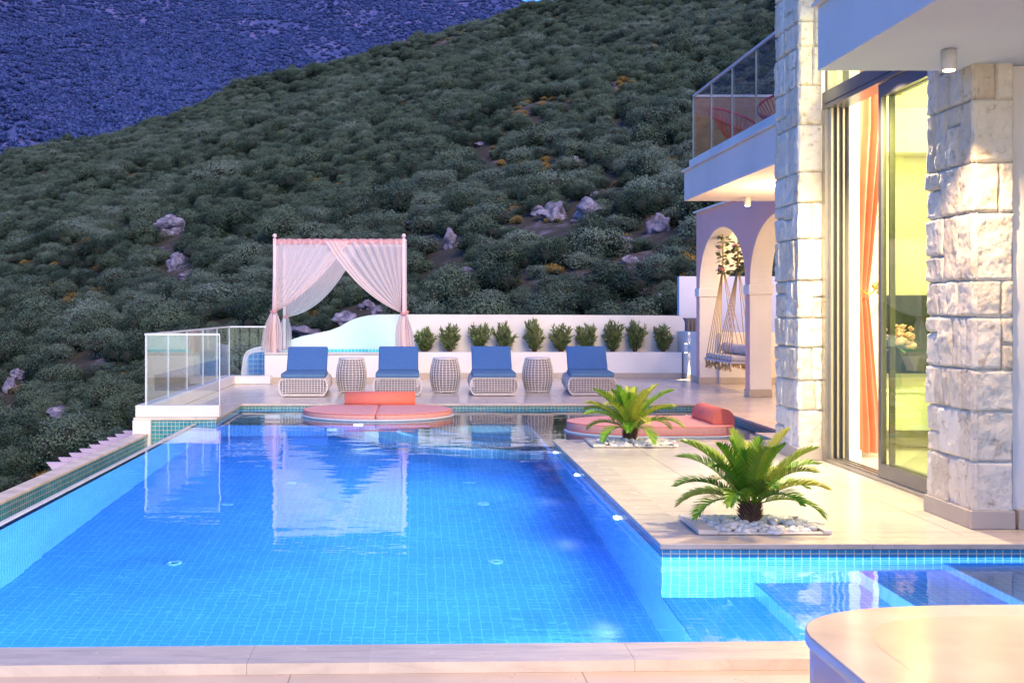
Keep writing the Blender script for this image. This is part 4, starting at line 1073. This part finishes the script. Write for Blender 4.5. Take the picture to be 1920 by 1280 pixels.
def bolster(c, L, r, h, rz, label, z):
    pr = [(-r, 0), (-r, h * .25)] + [(-r * math.cos(a), h * .25 + h * .75 * math.sin(a)) for a in [PI * i / 20 for i in range(1, 20)]] + [(r, h * .25), (r, 0)]
    bm = bmesh.new(); n = len(pr); A = [bm.verts.new((-L / 2, p[0], p[1])) for p in pr]; B_ = [bm.verts.new((L / 2, p[0], p[1])) for p in pr]
    for i in range(n): bm.faces.new((A[i], A[(i + 1) % n], B_[(i + 1) % n], B_[i]))
    bm.faces.new(A[::-1]); bm.faces.new(B_); bmesh.ops.recalc_face_normals(bm, faces=bm.faces)
    bmesh.ops.bevel(bm, geom=[e for e in bm.edges if abs(e.verts[0].co.x - e.verts[1].co.x) < 1e-4], offset=.006, segments=2, affect='EDGES')
    m = Matrix.Translation((c[0], c[1], z)) @ Matrix.Rotation(rz, 4, 'Z')
    mb = MB(); mb.bm(bm, True, 0, m); o = mb.build('bolster', 'coralhot'); me = o.data
    for p in me.polygons: p.use_smooth = abs(p.normal.dot(Vector((math.cos(rz), math.sin(rz), 0)))) < .5
    tag(o, label, 'bolster cushion', 'coral bolsters on the daybeds')
bolster((at(713, 0, 17.74).x, 17.72), 132 / F * 17.7, .15, .19, 0, 'long coral bolster lying across the back of the round daybed', .0245)
bolster((3.70, 14.72), .98, .135, .19, PI / 2 + .03, 'short coral half-round bolster on the right end of the bay daybed', .0545)

# ------------------------------------------------------------------ cycads, beds, pebbles
def cycad(name, base, S, n, seed, label):
    r = random.Random(seed); t = thing(name, base, label, 'cycad', 'cycads in the pebble beds'); base = Vector(base)
    mb = MB()
    for k in range(90):
        a = k * 2.4; z = .02 + .13 * S * k / 90; rr = (.085 - .02 * abs(k / 90 - .4)) * S
        d = Vector((math.cos(a), math.sin(a), .55)).normalized(); p = base + Vector((math.cos(a) * rr * .7, math.sin(a) * rr * .7, z)); s = d.cross(Vector((0, 0, 1))).normalized() * .022 * S
        mb.add([p - s, p + s, p + d * .055 * S + Vector((0, 0, .012)), p + Vector((0, 0, -.02))], [(0, 1, 2), (0, 2, 3), (1, 3, 2)])
    mb.lathe(base.x, base.y, [(.06 * S, base.z), (.075 * S, base.z + .05 * S), (.065 * S, base.z + .13 * S), (.02 * S, base.z + .17 * S)], 14)
    mb.build('trunk', 'trunk', t)
    for i in range(n):
        k = i / n; az = i * 2.39996 + r.uniform(-.25, .25); el = math.radians(82 - 62 * k ** 1.15 + r.uniform(-7, 7)); Ln = S * (.50 + .16 * math.sin(k * PI)) * r.uniform(.9, 1.08) * (1.0 if k > .2 else .92)
        droop = (.35 + 1.0 * k) * r.uniform(.85, 1.15)
        P = []; p = base + Vector((.03 * math.cos(az), .03 * math.sin(az), .14 * S)); e = el; NS = 27
        for j in range(NS + 1):
            P.append(p.copy()); s = j / NS
            d = Vector((math.cos(az) * math.cos(e), math.sin(az) * math.cos(e), math.sin(e))); p = p + d * Ln / NS; e -= droop / NS * (.4 + 1.5 * s)
        mb = MB(); mb.tube(P, [.006 * S * (1 - .7 * j / NS) for j in range(NS + 1)], 4)
        side = Vector((-math.sin(az), math.cos(az), 0))
        for j in range(4, NS + 1):
            for h in (0, .5):
                if j == NS and h: continue
                q = P[j].lerp(P[min(j + 1, NS)], h); s = (j + h) / NS; tg = (P[min(j + 1, NS)] - P[j - 1]).normalized(); nrm = side.cross(tg).normalized()
                ll = S * .15 * (math.sin(PI * min(1, (s - .05) ** .8)) ** .55 * .95 + .08) * (1 if s < .9 else .8)
                for sg_ in (-1, 1):
                    d = (side * sg_ * (.95 - .35 * s) + tg * (.55 + .5 * s) + nrm * (-.30 if k > .4 else -.38) + Vector((r.gauss(0, .06), r.gauss(0, .06), r.gauss(0, .06)))).normalized()
                    # leaflets stand up in a V from the rachis
                    d = (d + Vector((0, 0, .22 * (1 - k)))).normalized()
                    wv = tg.cross(d).cross(d).normalized() * .0050 * S
                    m_ = q + d * ll * .55; tip = q + d * ll + Vector((0, 0, -.10 * ll))
                    mb.add([q - wv * .7, q + wv * .7, m_ + wv, tip, m_ - wv], [(0, 1, 2, 4), (4, 2, 3)])
        mb.build('frond', 'frond', t)
cycad('cycad', (2.21, 7.80, .03), .88, 36, 4, 'near green cycad in a pebble bed at the pool corner before the sliding door')
cycad('cycad', (2.29, 12.66, .03), .90, 34, 9, 'far green cycad in a pebble bed in front of the coral bay daybed')
def bed(x0, x1, y0, y1, label, lab2, seed):
    b = thing('pebble_bed', ((x0 + x1) / 2, (y0 + y1) / 2, 0), label, 'planting bed', 'marble framed planting beds')
    mb = MB(); w_ = .055
    mb.box(x0, x0 + .13, y0 + .002, y1, .007, .035, .004, 1); mb.box(x0 + .132, x1, y1 - w_, y1, .007, .035, .004, 1); mb.box(x1 - w_, x1, y0, y1 - w_ - .002, .007, .035, .004, 1); mb.box(x0 + .132, x1 - w_ - .002, y0, y0 + w_, .007, .02, .004, 1)
    mb.build('marble_frame', 'ledge', b)
    mb = MB(); mb.box(x0 + .12, x1 - w_, y0 + w_, y1 - w_, .004, .012); mb.build('soil', 'trunk', b)
    r = random.Random(seed); mb = MB(); cx, cyy = (x0 + x1) / 2 + .03, (y0 + y1) / 2; k = 0
    while k < 300:
        x = r.uniform(x0 + .12, x1 + .05); y = r.uniform(y0 + .0, y1 - .03); e = ((x - cx) / ((x1 - x0) / 2 - .0)) ** 2 + ((y - cyy) / ((y1 - y0) / 2)) ** 2
        if e > 1.0: continue
        s = r.uniform(.014, .028); mb.blob((x, y, .02 + r.uniform(0, .03) * (1.1 - e)), s, 2, .35, 1.5, (r.uniform(.9, 1.4), r.uniform(.8, 1.2), r.uniform(.6, .9)), k); k += 1
    o = mb.build('pebbles', 'pebble', kind='stuff'); tag(o, lab2, 'pebbles')
bed(1.80, 2.66, 7.52, 8.10, 'near marble framed square bed around the cycad at the pool corner', 'white pebbles round the foot of the near cycad', 1)
bed(1.84, 2.74, 12.30, 12.95, 'far marble framed square bed around the cycad by the bay daybed', 'white pebbles round the foot of the far cycad', 2)

# ------------------------------------------------------------------ the house
ho = thing('house', (4, 9, 0), 'modern villa with chiselled limestone pillars, tall sliding door and white balcony slabs', 'house')
def stone_pillar(x0, x1, y0, y1, zt, seed):
    """limestone blocks wrapped round the -X and -Y faces of a mortar core"""
    r = random.Random(seed); mb = MB()
    g = .005; dep = .017
    def block(a, b, z0, z1, face, dd, wrap=False):
        # a..b runs along y (face 'x') or along x (face 'y')
        nu = max(2, int((b - a) / .010)); nz = max(2, int((z1 - z0) / .012)); vs = []; fs = []
        sd = r.uniform(0, 99); push = r.uniform(-.006, .008)
        for j in range(nz + 1):
            for i in range(nu + 1):
                u = i / nu; v = j / nz
                eu = min(u, 1 - u) * (b - a); ev = min(v, 1 - v) * (z1 - z0); e = min(eu, ev)
                wob = .007 * noise.noise(Vector((a + u * 7 * (b - a), z0 * 3 + v * 7 * (z1 - z0), sd)))
                q = min(1, e / .010); bulge = dep * (1 - (1 - q) ** 2) 
                uu = a + u * (b - a) + (wob if 0 < i < nu or not wrap else 0); zz = z0 + v * (z1 - z0) + .010 * noise.noise(Vector((sd, uu * 6, zz_ if False else z0 * 5 + v * 4)))
                n_ = noise.fractal(Vector((uu * 9, zz * 9, sd)), 1.0, 2.0, 7) * .012 - max(0, noise.noise(Vector((uu * 38, zz * 38, sd))) - .25) * .018
                o_ = (bulge + push + n_) if q > .02 else -.01
                if face == 'x': vs.append((x0 + dep - o_ , uu, zz))
                else: vs.append((uu, y0 + dep - o_, zz))
        for j in range(nz):
            for i in range(nu):
                k = j * (nu + 1) + i; fs.append((k, k + 1, k + nu + 2, k + nu + 1))
        mb.add(vs, fs, True)
    z = .10
    while z < zt:
        h = r.uniform(.24, .46); z1 = min(z + h, zt)
        # front (-Y) face: one corner stone, sometimes a slim second one
        if x1 - x0 > .2 and r.random() < .6:
            s = x0 + (x1 - x0) * r.uniform(.55, .75); block(x0 - .002, s - g / 2, z + g / 2, z1 - g / 2, 'y', dep)
            if r.random() < .25 and z1 - z > .3:
                m_ = z + (z1 - z) * r.uniform(.35, .65); block(s + g / 2, x1, z + g / 2, m_ - g / 2, 'y', dep); block(s + g / 2, x1, m_ + g / 2, z1 - g / 2, 'y', dep)
            else: block(s + g / 2, x1, z + g / 2, z1 - g / 2, 'y', dep)
        else: block(x0 - .002, x1, z + g / 2, z1 - g / 2, 'y', dep)
        # side (-X) face: the corner stone's return, then irregular stones
        c = y0 + r.uniform(.10, .24); block(y0 - .002, c - g / 2, z + g / 2, z1 - g / 2, 'x', dep)
        cuts = [c]; 
        while cuts[-1] < y1 - .34: cuts.append(cuts[-1] + r.uniform(.15, .30))
        cuts.append(y1)
        for a, b in zip(cuts, cuts[1:]):
            k = r.random()
            if b - a > .14 and z1 - z > .30 and k < .40: m_ = z + (z1 - z) * r.uniform(.3, .7); block(a + g / 2, b - g / 2, z + g / 2, m_ - g / 2, 'x', dep); block(a + g / 2, b - g / 2, m_ + g / 2, z1 - g / 2, 'x', dep)
            elif k < .65 and b - a > .16:
                m_ = a + (b - a) * r.uniform(.35, .65); block(a + g / 2, m_ - g / 2, z + g / 2, z1 - g / 2, 'x', dep); block(m_ + g / 2, b - g / 2, z + g / 2, z1 - g / 2, 'x', dep)
            else: block(a + g / 2, b - g / 2, z + g / 2, z1 - g / 2, 'x', dep)
        z = z1
    p = mb.build('stone_pillar', 'stone', ho)
    c = MB(); c.box(x0 + .03, x1, y0 + .03, y1, 0, zt); c.build('mortar_core', 'mortar', p)
    s = MB(); s.box(x0 - .02, x1 + (.0), y0 - .02, y0 + .029, .002, .12, .003, 1); s.box(x0 - .02, x0 + .029, y0 + .03, y1, .002, .12, .003, 1); s.build('skirting', 'plinth', p)
    return p
stone_pillar(3.67, 3.90, 11.3, 12.05, 7.2, 5)
stone_pillar(3.67, 3.94, 7.75, 8.47, 5.0, 12)
# smooth wall right of the near pillar, facade above the door, room shell
mb = MB(); mb.box(3.95, 12, 7.79, 8.05, .001, 3.065); mb.box(3.95, 12, 7.79, 8.05, 3.54, 7); mb.build('front_wall', 'white', ho)
mb = MB(); mb.box(3.96, 12, 7.72, 7.788, .002, .13, .003, 1); mb.build('skirting', 'plinth', ho)
mb = MB(); mb.box(3.93, 4.2, 8.05, 11.298, 4.45, 7); mb.build('upper_wall', 'white', ho)
mb = MB(); mb.box(4.61, 5.49, 12.61, 12.8, 0, 7); mb.build('back_wall', 'white', ho)
SL = 'soffit'
M['soffit_cool'] = plain('soffit_cool_light', (.62, .76, .95), .8, .04, 1.2, .1, 60)  # bluish copy of the soffit paint: cool light put into the colour
def balcony(x0, x1, y0, y1, soff):
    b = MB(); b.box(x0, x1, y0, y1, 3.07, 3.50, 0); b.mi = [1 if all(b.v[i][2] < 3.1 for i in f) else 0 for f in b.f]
    o = b.build('balcony', ['white', soff], ho)
    c = MB(); c.box(x0 - .035, x1, y0 - .0, y1 + .035, 3.502, 3.53, .003, 1); c.build('edge_trim', 'white', o)
    return o
bR = balcony(2.72, 12, -3, 7.97, 'soffit_cool'); bL = balcony(3.99, 5.46, 12.12, 17.56, 'soffit')
mb = MB(); mb.box(4.05, 4.16, 12.12, 17.50, 3.532, 3.67, .004, 1); mb.box(4.162, 5.46, 17.39, 17.5, 3.532, 3.67, .004, 1); mb.build('kerb', 'white', bL)
# balcony glass rail
for i in range(5):
    y1 = 17.44 - i * 1.08; mb = MB(); mb.box(4.098, 4.11, y1 - 1.07, y1, 3.67, 4.60); mb.build('glass_panel', 'dark_glass', bL)
mb = MB(); mb.box(4.112, 5.44, 17.432, 17.444, 3.67, 4.60); mb.build('glass_panel', glass('reflection_glass', (.60, .50, .38), 1.6, haze=.5, hazec=(.75, .48, .26)), bL)  # brown diffuse tint: reflection of the lit upper room put into the pane
mb = MB(); mb.box(4.09, 4.12, 12.12, 17.45, 4.602, 4.635); mb.box(4.121, 5.44, 17.42, 17.45, 4.602, 4.635)
mb.build('handrail', 'handrail', bL)
mb = MB()
for i in range(6): y = 17.44 - i * 1.08; mb.box(4.088, 4.108, y - .004, y + .010, 3.67, 4.60)
mb.build('edge_trim', 'framelight', bL)
mb = MB(); mb.box(5.5, 5.7, 12.12, 16.3, 3.38, 7); mb.build('upper_wall', 'white', ho)
# ceiling lamps
def clamp(x, y, pw, label, target=None):
    t = thing('ceiling_lamp', (x, y, 3.07), label, 'lamp', 'white cylinder ceiling lamps')
    mb = MB(); mb.lathe(x, y, [(.0455, 2.945), (.047, 2.95), (.047, 3.068)], 28, True); mb.build('cylinder_housing', 'lamp', t)
    mb = MB(); mb.lathe(x, y, [(.034, 2.938), (.034, 2.943)], 20); mb.build('lens', 'glow_warm', t)
    spot('ceiling_light', (x, y, 2.92), target or (x, y, 0), pw, WARM, 1.9, .55, .03)
clamp(3.32, 7.33, 260, 'white cylinder lamp under the large near soffit, beside the stone pillar', (3.40, 7.45, 0))
clamp(4.75, 16.9, 80, 'white cylinder lamp under the small far balcony, above the arcade')
point('balcony_fill', (5.0, 15.2, 2.3), 170, WARM, .2)  # added point light without a fixture: bounce on soffit and arcade

# ---- sliding door
dr = MB(); XD = 3.92
dr.box(XD - .03, XD + .16, 8.42, 11.29, 3.36, 3.53, .004, 1); dr.build('door_frame', 'frame', ho); dfr = bpy.context.scene.objects['door_frame']
m_ = MB(); m_.box(XD - .03, XD + .16, 8.42, 11.29, .002, .03, .003, 1); m_.box(XD - .03, XD + .16, 11.20, 11.29, .031, 3.359); m_.build('frame_sill', 'framelight', dfr)
m_ = MB()
for i, xx in enumerate((XD + .0, XD + .055, XD + .11)): m_.box(xx, xx + .02, 11.12, 11.199, .031, 3.359); m_.box(xx, xx + .014, 8.45, 11.1, .031, .045)
m_.build('frame_track', 'framelight', dfr)
m_ = MB(); m_.box(XD + .022, XD + .05, 11.14, 11.199, .031, 3.359); m_.box(XD + .078, XD + .105, 11.14, 11.199, .031, 3.359); m_.box(XD - .032, XD - .029, 8.42, 11.2, 3.40, 3.412); m_.build('gasket', 'gasket', dfr)
def leaf(x, y0, y1, nm='sliding_panel', s=.065):
    f = MB()
    f.box(x, x + .045, y0, y1, .047, .15); f.box(x, x + .045, y0, y1, 3.24, 3.352); f.box(x, x + .045, y1 - s, y1, .151, 3.239); f.box(x, x + .045, y0, y0 + s, .151, 3.239)
    o = f.build(nm, 'frame', ho)
    g_ = MB(); g_.box(x + .018, x + .028, y0 + s, y1 - s, .15, 3.24); g_.build('pane', 'door_glass', o)
    return o
leaf(XD - .01, 8.44, 9.96); leaf(XD + .055, 8.46, 9.90, s=.03); 
m_ = MB(); m_.box(XD + .11, XD + .13, 9.97, 10.0, .05, 3.34); m_.build('panel_stile', 'frame', ho)
# transom above the header
m_ = MB(); m_.box(XD + .04, XD + .05, 8.45, 11.25, 3.531, 4.44); m_.build('transom_window', 'door_glass', ho); tw = scene.objects['transom_window']
m_ = MB(); m_.box(XD, XD + .09, 11.22, 11.29, 3.531, 4.44); m_.box(XD, XD + .09, 8.45, 11.21, 4.38, 4.44); m_.build('frame', 'framelight', tw)
# ---- the room
m_ = MB(); m_.box(3.97, 9, 7.0 + 1.06, 13.8, -.2, .002); m_.build('room_floor', 'roomfloor', ho)
m_ = MB(); m_.box(XD + .17, 4.19, 11.12, 11.30, .003, 4.6); m_.box(4.45, 9, 12.4, 12.6, .003, 5); m_.box(3.98, 4.44, 11.62, 11.8, .003, 5); m_.box(4.44, 4.6, 11.62, 12.39, .003, 5); m_.box(8.8, 9, 8.06, 12.39, .003, 5); m_.box(3.98, 9, 8.06, 12.6, 4.62, 4.8)
m_.build('room_wall', 'room', ho)
m_ = MB(); m_.box(XD + .165, 4.20, 11.10, 11.118, .004, .12); m_.build('room_skirting', 'white', ho)
m_ = MB()
for k in range(5): m_.box(4.35 + .08 * k, 4.425 + .08 * k, 11.5, 11.53, 3.55, 4.6)
m_.build('wood_panel', 'brown', ho)
# orange drape
cu = thing('orange_curtain', (4.35, 11.45, .05), 'floor-length orange curtain tied back inside the open sliding door', 'curtain')
def dfn(u, v):
    z = 3.7 - 3.65 * v; tz = 1.62
    xa0, xa1 = 4.235, 4.46
    if z > tz: k = (z - tz) / (3.7 - tz); a, b = 4.255 + (4.235 - 4.255) * k, 4.40 + .16 * min(1, k * 1.3)
    else: k = (tz - z) / tz; a, b = 4.255 + (-.02) * k, 4.40 + .13 * min(1, k * 1.15)
    fold = math.sin(u * 2 * PI * 3.5 + .7 * math.sin(v * 4)) + .35 * math.sin(u * 31)
    pin = 1 - .65 * math.exp(-((z - tz) / .12) ** 2)
    return (a + (b - a) * u, 11.46 + fold * .034 * pin, z)
m_ = MB(); m_.grid(dfn, 150, 60); m_.build('drape', 'curtain', cu)
m_ = MB(); m_.tube([(4.25, 11.40, 1.72), (4.30, 11.40, 1.64), (4.36, 11.39, 1.60), (4.42, 11.40, 1.61), (4.46, 11.42, 1.66)], .009, 6); m_.build('tieback', 'gold', cu)
m_ = MB()
for k in range(6): m_.blob((4.455 + .02 * math.cos(k), 11.39, 1.66 + .03 * math.sin(k * 1.1) + .02 * k - .04), .022, 2, .5, 3, (1, .6, 1.2), k)
m_.build('clip', 'gold', cu)
# cabinet, screen, vase
ca = thing('wall_cabinet', (5.6, 12.1, .4), 'white carved low cabinet on the room wall behind the tinted glass', 'cabinet')
m_ = MB(); m_.box(4.78, 7.0, 11.95, 12.39, .22, .60, .006, 2); m_.build('body', 'cabinet', ca)
m_ = MB()
for k in range(7):
    r0 = .05 + .045 * k; m_.tube([(5.15 + r0 * 1.5 * math.cos(a), 11.948, .40 + r0 * .55 * math.sin(a) + .02 * math.sin(3 * a)) for a in [2 * PI * i / 36 for i in range(37)] if abs(r0 * .55 * math.sin(a)) < .16], .005, 5, False)
m_.build('carving', 'cabinet', ca)
m_ = MB(); m_.box(4.76, 7.02, 11.93, 12.39, .602, .63, .003, 1); m_.build('top_board', 'cabinet', ca)
tv = thing('television', (5.5, 12.3, 1.2), 'large black flat television on the room wall above the cabinet', 'television')
m_ = MB(); m_.box(4.83, 6.5, 12.32, 12.39, .78, 1.60, .006, 2); m_.build('casing', 'gasket', tv)
m_ = MB(); m_.box(4.845, 6.485, 12.312, 12.319, .795, 1.585); m_.build('screen', 'tv', tv)
va = thing('flower_vase', (4.93, 12.05, .63), 'clear vase of pale pink flowers standing on the cabinet', 'vase')
m_ = MB(); m_.lathe(4.93, 12.05, [(.035, .632), (.04, .66), (.03, .85), (.06, 1.0), (.10, 1.04)], 20); m_.build('glass', 'clear_glass', va)
r = random.Random(2)
for k in range(14):
    a = r.uniform(0, 6.28); q = math.sqrt(r.random()) * .14; m_ = MB()
    for j in range(3): m_.blob((4.93 + q * math.cos(a), 12.05 + q * math.sin(a) * .8, 1.12 + r.uniform(-.05, .16)), .045 - .01 * j, 2, .6, 3, (1, 1, .7), k + j)
    m_.build('blossom', 'flower', va)
m_ = MB()
for k in range(26):
    a = r.uniform(0, 6.28); d = Vector((math.cos(a), math.sin(a) * .7, r.uniform(-.3, .8))).normalized(); p = Vector((4.93, 12.05, 1.08)); s = d.cross(Vector((0, 0, 1))).normalized() * .02
    m_.add([p + d * .08, p + d * .15 + s, p + d * .24, p + d * .15 - s], [(0, 1, 2, 3)])
m_.build('leaves', 'green_leaf', va)
so_ = MB(); so_.box(4.60, 5.3, 10.9, 11.3, .25, .42, .05, 3); o = so_.build('bench_cushion', 'sofa'); bpy.data.objects.remove(o)
area('room_light', (5.6, 10.0, 4.5), (5.6, 10.0, 0), 270, (1, .92, .70), 2.6, 2.4)
point('room_lamp', (4.9, 10.9, 3.3), 90, (1, .92, .70), .25)

# ---- balcony chairs
def rchair(base, rz, label):
    t = thing('balcony_chair', base, label, 'chair', 'red cord balcony chairs'); B0 = Vector(base)
    R_ = Matrix.Rotation(rz, 3, 'Z')
    def P(x, y, z): return B0 + R_ @ Vector((x, y, z))
    rim = [P(.36 * math.cos(a), -.05 + .40 * math.sin(a), .40 + .20 * (1 + math.sin(a)) * 1.15) for a in [2 * PI * i / 36 for i in range(37)]]
    m_ = MB(); m_.tube(rim, .016, 6, False); m_.build('rim', 'chair_red', t)
    c = P(0, -.05, .30); m_ = MB()
    for k in range(36): m_.tube([rim[k], rim[k].lerp(c, .55) + Vector((0, 0, -.09)), c], .006, 4)
    m_.build('cord_seat', 'chair_red', t)
    for (x, y) in ((.25, -.28), (-.25, -.28), (.22, .25), (-.22, .25)):
        m_ = MB(); m_.tube([P(x, y, 0), P(x * .8, y * .8, .35)], .010, 5); m_.build('leg', 'framelight', t)
rchair((4.87, 15.5, 3.531), -.6, 'bright red cord chair on the upper balcony next to the stone pillar')
rchair((4.55, 16.9, 3.531), .5, 'added red cord chair standing in for a chair reflection in the balcony glass')  # second chair added where the end glass mirrors the other one

# ------------------------------------------------------------------ marble counter in front
ct = thing('marble_counter', (1.6, 3, -.04), 'round-cornered cream marble counter in the near right corner', 'counter')
prof = [(1.08, -.6), (1.08, 3.24), (1.092, 3.311), (1.118, 3.373), (1.150, 3.416), (1.189, 3.455), (1.261, 3.504), (1.369, 3.545), (1.494, 3.569), (1.66, 3.582), (1.85, 3.587), (4.0, 3.587), (4.0, -.6)]
def rounded(pr):
    out = [pr[0]]
    for a, b in zip(pr, pr[1:]):
        out.append(b)
    # smooth twice between the straight runs
    for _ in range(3):
        n2 = [out[0], out[1]]
        for a, b in zip(out[1:-2], out[2:-1]): n2 += [(a[0] * .75 + b[0] * .25, a[1] * .75 + b[1] * .25), (a[0] * .25 + b[0] * .75, a[1] * .25 + b[1] * .75)]
        out = n2 + out[-2:]
    return out
prof = rounded(prof)
def inset(pr, d):
    n = len(pr); o = []
    for i in range(n):
        a = Vector(pr[i - 1]); b = Vector(pr[i]); c = Vector(pr[(i + 1) % n]); t = ((b - a).normalized() + (c - b).normalized()); 
        if t.length < 1e-6: t = (c - b)
        t.normalize(); nrm = Vector((t.y, -t.x)); o.append(tuple(b + nrm * d))
    return o
def smoothprism(pr, z0, z1, b, mat, name, par):
    mb = MB(); rings = [(b * .0, z0), (0, z1 - b), (b * .3, z1 - b * .3), (b, z1)]; n = len(pr); vs = []; fs = []
    for ins, z in rings: vs += [(p[0], p[1], z) for p in inset(pr, ins)]
    for k in range(3):
        for i in range(n): fs.append((k * n + i, k * n + (i + 1) % n, (k + 1) * n + (i + 1) % n, (k + 1) * n + i))
    mb.add(vs, fs, True); mb.add(vs[3 * n:], [tuple(range(n))], False); mb.add(vs[:n], [tuple(range(n - 1, -1, -1))], False)
    return mb.build(name, mat, par)
smoothprism(inset(prof, .012), -.044, .515, .002, 'countside', 'side', ct)
smoothprism(prof, .516, .55, .004, 'rimmarble', 'marble_edge', ct)
mb = MB(); q = rounded([(1.23, -.55), (1.23, 3.12), (1.245, 3.22), (1.28, 3.31), (1.35, 3.38), (1.46, 3.43), (1.66, 3.45), (3.9, 3.45), (3.9, -.55)]); mb.add([(a, b, .5506) for a, b in q], [tuple(range(len(q) - 1, -1, -1))]); mb.build('inlaid_top', 'tanmarble', ct)

# unseen lamps added under the large soffit to warm the near terrace
clamp(3.3, 3.9, 620, 'added unseen white cylinder lamp under the large soffit over the near terrace')
clamp(3.3, 1.2, 230, 'added unseen white cylinder lamp under the soffit behind the marble counter', (.8, 3.2, 0))
spot('facade_light', (3.77, 8.62, 2.95), (3.79, 11.3, 2.3), 150, (1, .76, .38), 1.5, .9, .0)
spot('deck_fill', (3.63, 9.5, 3.5), (2.6, 9.7, 0), 900, (1, .80, .50), 2.4, .6, .0)  # added spot without a fixture, brightens the paving by the door
